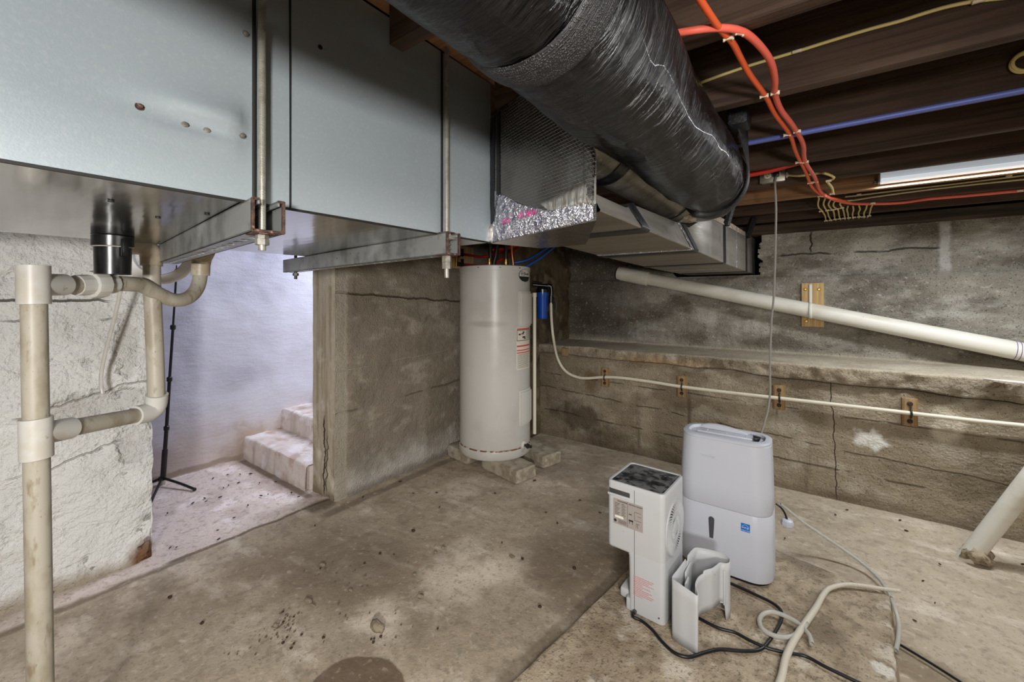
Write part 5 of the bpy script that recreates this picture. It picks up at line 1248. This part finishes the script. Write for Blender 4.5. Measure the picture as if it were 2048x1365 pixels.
# small dehumidifier
sd = thing('small_dehumidifier', (-.57, 1.73, PADZ), 'small white dehumidifier with dusty black top and its tank taken out', 'dehumidifier')
MS = Matrix.Translation((-.461, 1.612, PADZ + .002)) @ Matrix.Rotation(math.radians(-3.0), 4, 'Z')
SW, SDp, SH = .235, .240, .503
def L(x, y, z): return MS @ Vector((x, y, z))
def sbox(m, lo, hi, bev=0): return m.box(lo, hi, bev, MS)
# body: upper full box with rounded vertical corners, lower narrower leg
m = M()
def srr(x0, x1, z, ins=0, r=.019):
    return [MS @ q for q in rr((x0 + x1) / 2, SDp / 2, x1 - x0 - 2 * ins, SDp - 2 * ins, max(.004, r - ins * .5), z)]
loft(m, [srr(-SW, 0, .228, .010), srr(-SW, 0, .234, .002), srr(-SW, 0, .242), srr(-SW, 0, SH - .020), srr(-SW, 0, SH - .005, 0), srr(-SW, 0, SH, .003), srr(-SW, 0, SH, .010), srr(-SW, 0, SH - .006, .011)], True); obj('upper_body', m, 'plastic_white_matt', sd, ang=40)
m = M(); loft(m, [srr(-.145, 0, .0, .006), srr(-.145, 0, .006, .0003), srr(-.145, 0, .15, .0003), srr(-.147, .0, .22, .0003), srr(-.16, 0, .26, .0003), srr(-.16, 0, SH - .03, .0003)], True); obj('lower_body', m, 'plastic_white_matt', sd, ang=40)
m = M(); sbox(m, (-.150, .03, .03), (-.140, .21, .23), .002); obj('tank_bay', m, 'plastic_white_matt', sd)
m = M(); sbox(m, (-.192, .03, .022), (-.135, .20, .062), .008); sbox(m, (-.155, .004, .0), (-.02, .2, .05), .006); obj('tank_foot', m, 'plastic_white_matt', sd)
m = M(); loft(m, [srr(-SW, 0, SH - .010, .010, .022), srr(-SW, 0, SH - .0035, .0105, .022)], True); obj('top_panel', m, 'dusty_black', sd)
m = M(); sbox(m, (-.226, -.001, .452), (-.135, .006, .474), .004); hs_ = obj('handle_slot', m, 'vent_dark', sd)
m = M(); sbox(m, (-.232, -.004, .444), (-.128, .004, .454), .003); obj('handle_lip', m, 'plastic_white_matt', sd)
m = M(); sbox(m, (-.118, -.0008, .02), (-.1165, .002, .49)); obj('panel_seam', m, 'vent_dark', sd)
# rating label
m = M(); sbox(m, (-.207, -.0012, .333), (-.083, .001, .436)); lb_ = obj('rating_label', m, 'label_grey', sd)
def tm(cx, cz): return lambda x, y, z: tuple(L(cx + x, -.0015 - z, cz + y))
m = M(); sbox(m, (-.1462, -.0017, .334), (-.1452, 0, .435)); 
for k in range(9): sbox(m, (-.201, -.0017, .418 - k * .0062), (-.178 - .004 * (k % 3), 0, .4195 - k * .0062)); sbox(m, (-.171, -.0017, .418 - k * .0062), (-.158 + .004 * (k % 2), 0, .4195 - k * .0062))
for k in range(4): sbox(m, (-.185, -.0017, .352 - k * .004), (-.150, 0, .3532 - k * .004))
for x0, x1, z0, z1 in ((-.117, -.090, .404, .405), (-.117, -.116, .372, .404), (-.117, -.09, .372, .373), (-.14, -.128, .388, .391), (-.105, -.09, .39, .391), (-.11, -.095, .36, .361), (-.11, -.109, .345, .36), (-.104, -.103, .343, .36), (-.14, -.122, .362, .368), (-.138, -.136, .352, .362), (-.126, -.124, .352, .366)): sbox(m, (x0, -.0017, z0), (x1, 0, z1))
obj('small_print', m, 'ink', lb_)
m = M(); sbox(m, (-.199, -.0018, .360), (-.163, 0, .369)); obj('serial_strip', m, 'paper', lb_)
text('DEHUMIDIFIER', .0065, tm(-.168, .4285), 'ink', lb_); text('ELECTRICAL DIAGRAM', .0055, tm(-.112, .4285), 'ink', lb_)
m = M(); c0 = L(-.198, -.0018, .347); m.lathe(c0, MS.to_3x3() @ Vector((0, -1, 0)), [(0, .006), (.0003, .006)], 20); obj('mark', m, 'ink', lb_)
m = M(); random.seed(3)
for k in range(12):
    x = -.122; e = -.040 - (.045 if k in (4, 6, 11) else .02 if k in (2, 8) else .006 * (k % 3)); z = .150 - k * .0068
    while x < e: wl = random.uniform(.004, .011); sbox(m, (x, -.0012, z), (min(x + wl, e), 0, z + .0026)); x += wl + .0016
obj('red_print', m, 'ink_faint', sd)
m = M(); m.cyl(L(-.115, 0, .012), L(-.115, -.012, .012), .008, n=14); m.cyl(L(-.02, 0, .03), L(-.02, -.002, .03), .003, n=10); obj('cord_grip', m, 'dark_grey', sd)
# round intake grille on its right side
gy, gz, gr = .122, .335, .102
m = M(); m.lathe(L(.0, gy, gz), MS.to_3x3() @ Vector((1, 0, 0)), [(-.002, gr), (.0008, gr), (.001, gr - .002)], 64); gb = obj('intake_grille', m, 'vent_dark', sd)
m = M()
def blades(r0, r1, n, tw, wd):
    for i in range(n):
        a = 2 * PI * i / n
        pts = []
        for k in range(5):
            r = r0 + (r1 - r0) * k / 4; aa = a + tw * k / 4
            pts.append((r, aa))
        for (ra, aa), (rb, ab) in zip(pts, pts[1:]):
            q = [(ra, aa - wd / ra / 2 * (.6 + .4 * ra / r1)), (rb, ab - wd / rb / 2 * (.6 + .4 * rb / r1)), (rb, ab + wd / rb / 2 * (.6 + .4 * rb / r1)), (ra, aa + wd / ra / 2 * (.6 + .4 * ra / r1))]
            lo = [m.b.verts.new(L(.001, gy + r * math.cos(t), gz + r * math.sin(t))) for r, t in q]; hi = [m.b.verts.new(L(.0045, gy + r * math.cos(t), gz + r * math.sin(t))) for r, t in q]
            m.b.faces.new(hi)
            for s_ in range(4): m.b.faces.new((lo[s_], lo[(s_ + 1) % 4], hi[(s_ + 1) % 4], hi[s_]))
blades(.058, .100, 46, .30, .0052); blades(.024, .046, 30, .35, .0028)
obj('grille_vanes', m, 'plastic_white_matt', gb, ang=30)
m = M(); axx = MS.to_3x3() @ Vector((1, 0, 0))
m.lathe(L(0, gy, gz), axx, [(0, .026), (.005, .026), (.006, .022)], 40)
def annulus(r0, r1, h): m.lathe(L(0, gy, gz), axx, [(0, r0), (h, r0), (h, r1), (0, r1)], 64, cap=False)
annulus(.045, .059, .0045); annulus(.098, .106, .004); obj('grille_ring', m, 'plastic_white_matt', gb, ang=40)
# tank taken out of it
plan = [(-.4226, 1.582), (-.395, 1.572), (-.365, 1.566), (-.337, 1.560), (-.331, 1.566), (-.336, 1.585), (-.347, 1.605), (-.351, 1.63), (-.350, 1.66), (-.343, 1.69), (-.330, 1.715), (-.316, 1.735), (-.306, 1.765), (-.298, 1.79), (-.284, 1.795), (-.272, 1.805), (-.268, 1.825), (-.276, 1.848), (-.30, 1.862), (-.34, 1.860), (-.385, 1.848), (-.402, 1.835), (-.408, 1.81), (-.412, 1.78), (-.414, 1.745), (-.418, 1.70), (-.423, 1.65), (-.428, 1.605), (-.4275, 1.592)]
pl_ = [Vector((a, b, 0)) for a, b in plan]; pl_.append(pl_[0].copy())
loop = catmull(pl_, .006)
tk = thing('loose_water_tank', (-.36, 1.70, PADZ), 'empty open white plastic water tank standing beside the small dehumidifier', 'water tank')
m = M(); NL = len(loop); cols = []
for i, c in enumerate(loop):
    rt = c.x > -.36 and 1.572 < c.y < 1.80 and c.x < -.28
    zb = PADZ + .002 + (.062 * min(1, (c.y - 1.572) / .03) ** .5 if rt else 0)
    zt = .282 - .012 * max(0, min(1, (c.x + .40) / .07)) * (1 if c.y < 1.7 else 0) - (.016 if abs(c.y - 1.75) < .012 and c.x < -.40 else 0) 
    cols.append([m.b.verts.new((c.x, c.y, zb + (zt - zb) * k / 6)) for k in range(7)])
for i in range(NL - 1):
    for k in range(6): m.b.faces.new((cols[i][k], cols[i + 1][k], cols[i + 1][k + 1], cols[i][k + 1]))
bmesh.ops.remove_doubles(m.b, verts=m.b.verts[:], dist=1e-4)
o = obj('tank_shell', m, 'plastic_white_matt', tk, ang=50); md = o.modifiers.new('t', 'SOLIDIFY'); md.thickness = .0028; md.offset = -1
m = M(); m.prism([(c.x * .96 + -.36 * .04, c.y * .985 + 1.70 * .015) for c in loop[:-1:2]], 2, PADZ + .066, PADZ + .070); obj('tank_floor', m, 'plastic_white_matt', tk)
m = M(); m.box((-.409, 1.70, PADZ + .07), (-.402, 1.78, .25), .002); m.box((-.395, 1.64, PADZ + .07), (-.389, 1.69, .245), .002); m.box((-.288, 1.79, .12), (-.279, 1.80, .255), .002); obj('tank_rib', m, 'plastic_white_matt', tk)
# ================================================================= CORDS AND HOSES ON THE PAD
def onpad(px, z=PADZ + .006): return [atZ(a, b, z) for a, b in px]
m = M(); m.tube([L(-.115, -.010, .012), L(-.112, -.03, .010)] + onpad([(1284, 1243), (1306, 1262), (1325, 1285), (1350, 1307), (1378, 1315), (1410, 1306), (1440, 1300), (1490, 1303), (1520, 1300), (1538, 1283), (1552, 1262), (1563, 1240), (1562, 1222), (1545, 1207), (1515, 1192), (1485, 1178), (1452, 1164), (1430, 1156)]), .0058, 10)
obj('black_cable', m, 'cord_black', label='black power cord looping from the small dehumidifier round the loose water tank', cat='power cord', ang=60)
m = M(); m.tube(onpad([(1385, 1230), (1412, 1245), (1440, 1258), (1470, 1266), (1500, 1282), (1535, 1297), (1575, 1307), (1610, 1313), (1650, 1334), (1700, 1358), (1740, 1376), (1800, 1400)], PADZ + .0065), .0055, 10)
obj('black_cable', m, 'cord_black', label='black cord running from behind the loose water tank off to the bottom right', cat='power cord', ang=60)
m = M(); m.tube(onpad([(1624, 1289), (1619, 1272), (1606, 1256), (1590, 1243), (1566, 1231), (1545, 1225), (1528, 1228), (1519, 1240), (1523, 1256), (1538, 1268), (1560, 1275), (1582, 1274), (1600, 1264), (1614, 1248)], PADZ + .016), .0082, 12, cap=False)
o = obj('clear_hose', m, 'clear', label='short clear hose curled in a loop over the black cord', cat='hose', ang=60); md = o.modifiers.new('t', 'SOLIDIFY'); md.thickness = .0015
rib = onpad([(1545, 1400), (1562, 1358), (1572, 1315), (1590, 1278), (1612, 1245), (1632, 1216), (1646, 1191), (1660, 1177), (1690, 1170), (1722, 1172), (1755, 1177), (1800, 1183)], PADZ + .014)
m = M(); m.tube(rib, .0105, 14, rf=lambda t, s: .0115 - .0045 * max(0, (t - .5) / .5)); obj('ribbed_hose', m, 'ribbed', label='grey ribbed hose lying across the pad with its end over the pad corner', cat='hose', ang=60)
m = M(); m.tube([U(1560, 1008, 2.1), U(1575, 1020, 2.12), U(1610, 1048, 2.12), U(1650, 1075, 2.10), U(1690, 1102, 2.06), U(1725, 1128, 2.0), U(1755, 1155, 1.92), U(1775, 1183, 1.83), atZ(1788, 1212, .05), atZ(1797, 1245, .03), atZ(1797, 1275, .02), atZ(1792, 1302, .016)], .0075, 12, cap=False)
o = obj('clear_hose', m, 'clear', label='long thin clear drain hose from the tall dehumidifier drooping past the pad corner', cat='hose', ang=60); md = o.modifiers.new('t', 'SOLIDIFY'); md.thickness = .0014
m = M(); m.tube([atZ(1786, 1282, .010), atZ(1810, 1296, .009), atZ(1850, 1320, .009), atZ(1895, 1348, .009), atZ(1960, 1390, .009)], .0045, 8)
obj('thin_cable', m, 'cord_black', label='thin dark cable on the floor beside the pad at the bottom right', cat='cable', ang=60)
# ================================================================= LITTER
def stone(px, py, wpx, label, sq=(1, .8, .55), i=0, name='stone', mat='stone', z=0.0, grp=None, cat='stone'):
    p = atZ(px, py, z); D = p.x * DV[0] + p.y * DV[1]; r = wpx / 2 * D / FPX
    m = M(); m.rock((p.x, p.y, z + r * sq[2] * .55), r, i + 1, sq, 2)
    return obj(name, m, mat, label=label, cat=cat, group=grp, ang=180)
stone(755, 1258, 32, 'largest stone on the floor near the bottom centre', i=1)
stone(841, 1195, 14, 'dark stone on the floor right of the largest stone', i=2)
stone(829, 1151, 9, 'small dark stone above the dark stone on the floor', i=3)
stone(887, 1097, 13, 'flat tan stone in the middle of the floor', (1, .6, .4), i=4)
stone(871, 1107, 9, 'pale stone just left of the flat tan stone', i=5)
stone(827, 1063, 9, 'dark brown stone alone on the middle of the floor', i=6, mat='bug')
stone(701, 1182, 12, 'small pale stone between the rubble patch and the dark stone', (1, .6, .4), i=7)
stone(616, 1203, 22, 'pale flat chip of mortar in the rubble patch', (1, .6, .3), i=8)
stone(626, 1212, 16, 'thin grey chip below the pale flat chip', (1, .35, .3), i=9)
stone(645, 1131, 18, 'grey chip at the top of the rubble patch', (1, .5, .3), i=10)
stone(1024, 1114, 14, 'faint tan chip pressed into the floor right of centre', (1, .5, .2), i=11)
stone(1045, 1119, 7, 'tiny dark stone right of the faint tan chip', i=12, mat='bug')
stone(1149, 1138, 8, 'tiny dark pebble left of the small dehumidifier', i=13, mat='bug')
stone(1080, 1215, 8, 'dark speck-like pebble near the pad edge', i=14, mat='bug')
stone(552, 1253, 13, 'brown clod left of the rubble in the lower floor', i=15)
stone(340, 1196, 9, 'dark brown chip on the floor by the whitewashed wall', i=16, mat='bug')
stone(404, 1248, 9, 'dark brown chip out on the floor right of the yellowed drain pipe', i=17, mat='bug')
random.seed(21)
src = None
cl = [(575, 1232, 22, 16), (560, 1262, 34, 26), (640, 1140, 36, 22), (700, 1170, 50, 30), (760, 1285, 30, 14), (690, 1235, 40, 24), (780, 1115, 40, 20), (480, 1300, 60, 18), (820, 1260, 50, 30), (600, 1290, 60, 24)]
kinds = []
for k in range(3):
    m = M(); m.rock((0, 0, .35), 1, 30 + k, ((1, .8, .5), (1, .55, .4), (1, .9, .7))[k], 1); o = obj('pebble', m, ('stone', 'stone', 'bug')[k], at=(0, 0, 0), ang=180); kinds.append(o)
first = [True] * 3
for j in range(110):
    cx, cy, sx, sy = cl[j % len(cl)] if j < 60 else cl[random.choice((1, 1, 3, 0))]
    px, py = random.gauss(cx, sx * .6), random.gauss(cy, sy * .55)
    k = random.choice((0, 0, 1, 1, 2)); p = atZ(px, py, 0)
    r = random.uniform(1.2, 3.6) / FPX * (p.x * DV[0] + p.y * DV[1])
    o = kinds[k] if first[k] else dup(kinds[k]); first[k] = False
    o.location = (p.x, p.y, -.001); o.rotation_euler = (0, 0, random.uniform(0, 6.28)); o.scale = (r, r, r)
    tag(o, 'tiny loose pebble scattered in the rubble on the dusty floor', 'pebble', 'pebbles scattered on the floor')
# dark litter bits on the stair landing and by the walls
bits = [(335, 1028), (387, 1007), (440, 996), (447, 977), (457, 972), (409, 998), (477, 967), (426, 958), (455, 951), (551, 965), (519, 967), (536, 990), (583, 987), (597, 995), (522, 993), (496, 1012), (468, 1037), (435, 1062), (437, 1080), (353, 1096), (340, 1097), (480, 950), (501, 949), (630, 1053), (385, 1008), (412, 1004), (800, 965), (726, 996), (729, 952), (826, 988), (873, 987), (879, 1016), (990, 988), (1069, 963), (1115, 1048), (1200, 1027), (1004, 1087), (1092, 1026), (1160, 1002), (1694, 1021), (1671, 1031), (1800, 1042), (1813, 1063), (1846, 1163), (1870, 1207), (1830, 1243), (1940, 1117), (2045, 1130), (1570, 1078), (1880, 1130)]
m = M(); m.rock((0, 0, .3), 1, 77, (1, .45, .35), 1); b0 = obj('debris_bit', m, 'bug', at=(0, 0, 0), ang=180)
for j, (px, py) in enumerate(bits):
    p = atZ(px, py, 0); r = random.uniform(3.0, 4.6) / FPX * (p.x * DV[0] + p.y * DV[1]) * .9
    o = b0 if j == 0 else dup(b0)
    o.location = (p.x, p.y, 0); o.rotation_euler = (0, 0, random.uniform(0, 3.1)); o.scale = (r, r, r)
    tag(o, 'tiny dark brown bit of debris lying on bare concrete' + (' of the stair landing' if px < 600 else ' of the floor'), 'debris bit', 'dark bits on the stair landing' if px < 600 else 'dark bits on the floor')
# grit nobody could count
m = M(); random.seed(5)
for j in range(900):
    cx, cy, sx, sy = random.choice(cl + [(640, 1200, 120, 60), (760, 1150, 160, 60)])
    px, py = random.gauss(cx, sx), random.gauss(cy, sy)
    if py < 1060: continue
    p = atZ(px, py, 0); r = random.uniform(.0008, .0022)
    c = Vector((p.x, p.y, r * .3)); v = [m.b.verts.new(c + Vector(q) * r) for q in ((1, .2, 0), (-.6, .8, 0), (-.5, -.9, 0), (.1, .1, 1.0))]
    for t in ((0, 1, 3), (1, 2, 3), (2, 0, 3), (0, 2, 1)): m.b.faces.new([v[q] for q in t])
obj('grit', m, 'stone', kind='stuff', label='fine grit strewn over the dusty floor', cat='grit', ang=180)
# things on the ledge
p = atZ(1262, 686, LZ); m = M(); m.tube([p + Vector((-.12, 0, .006)), p + Vector((-.04, .01, .012)), p + Vector((.02, .0, .012)), p + Vector((.09, .03, .008))], .007, 8); m.tube([p + Vector((-.02, .02, .012)), p + Vector((.05, -.01, .012)), p + Vector((.10, -.0, .008))], .009, 8); obj('pliers', m, 'black_metal', label='dark tool lying on the ledge under the trunk duct', cat='tool')
p0, p1, p2 = atZ(1952, 757, LZ + .004), atZ(2052, 770, LZ + .004), atZ(2010, 768, LZ + .004)
m = M(); pv = [Vector(p0), Vector(p1) + Vector((.02, .05, 0)), Vector((p1.x + .03, LY - .03, LZ + .004)), Vector((p2.x, LY - .03, LZ + .004)), Vector((p2.x - .03, LY - .032, LZ - .014))]
m.b.faces.new([m.b.verts.new(q) for q in (pv[0], pv[1], pv[2], pv[3])]); m.b.faces.new([m.b.verts.new(q) for q in (pv[0].lerp(pv[3], .3), pv[3], pv[4])])
o = obj('paper_scrap', m, 'paper', label='white paper scrap drooping over the front edge of the ledge at the right', cat='paper', ang=180); md = o.modifiers.new('t', 'SOLIDIFY'); md.thickness = .001
# ================================================================= CAMERA AND LIGHT
cam = bpy.data.cameras.new('camera'); cam.sensor_width = 36; cam.lens = 36 * FPX / 2048; cam.shift_y = -(682.5 - HORY) / 2048; cam.clip_start = .02; cam.clip_end = 50
co = bpy.data.objects.new('camera', cam); COL.objects.link(co); co.location = (0, 0, CH); co.rotation_euler = (math.radians(90), 0, YAW); S.camera = co
def area(nm, loc, target, sx, sy, pw, col):
    l = bpy.data.lights.new(nm, 'AREA'); l.shape = 'RECTANGLE'; l.size = sx; l.size_y = sy; l.energy = pw; l.color = col
    o = bpy.data.objects.new(nm, l); COL.objects.link(o); o.location = loc; o.rotation_euler = (Vector(target) - Vector(loc)).to_track_quat('-Z', 'Y').to_euler(); return o
area('strip_lamp', (.86, LY1 - .04, 1.932), (.86, LY1 - .0401, 0), 1.15, .07, 31, (.90, .95, 1.0))
area('stair_daylight', (-3.25, 2.7, 2.35), (-3.3, 1.2, .5), .9, .9, 46, (.78, .82, 1.0))
area('ceiling_lamp', (.55, -.35, 1.88), (.25, .35, .2), .7, .7, 50, (1.0, .96, .91))
area('fill_lamp', (.85, -1.1, 1.285), (-1.6, .75, 1.1), .32, .22, 32, (1.0, .98, .96)).data.spread = math.radians(105)  # unseen lamp added low behind the camera to brighten duct and left wall
w = bpy.data.worlds.new('world'); S.world = w; w.use_nodes = True
w.node_tree.nodes['Background'].inputs[0].default_value = (.9, .93, 1, 1); w.node_tree.nodes['Background'].inputs[1].default_value = .12
S.view_settings.view_transform = 'Standard'; S.view_settings.look = 'None'; S.view_settings.gamma = 1; S.view_settings.exposure = 0; S.view_settings.use_curve_mapping = False
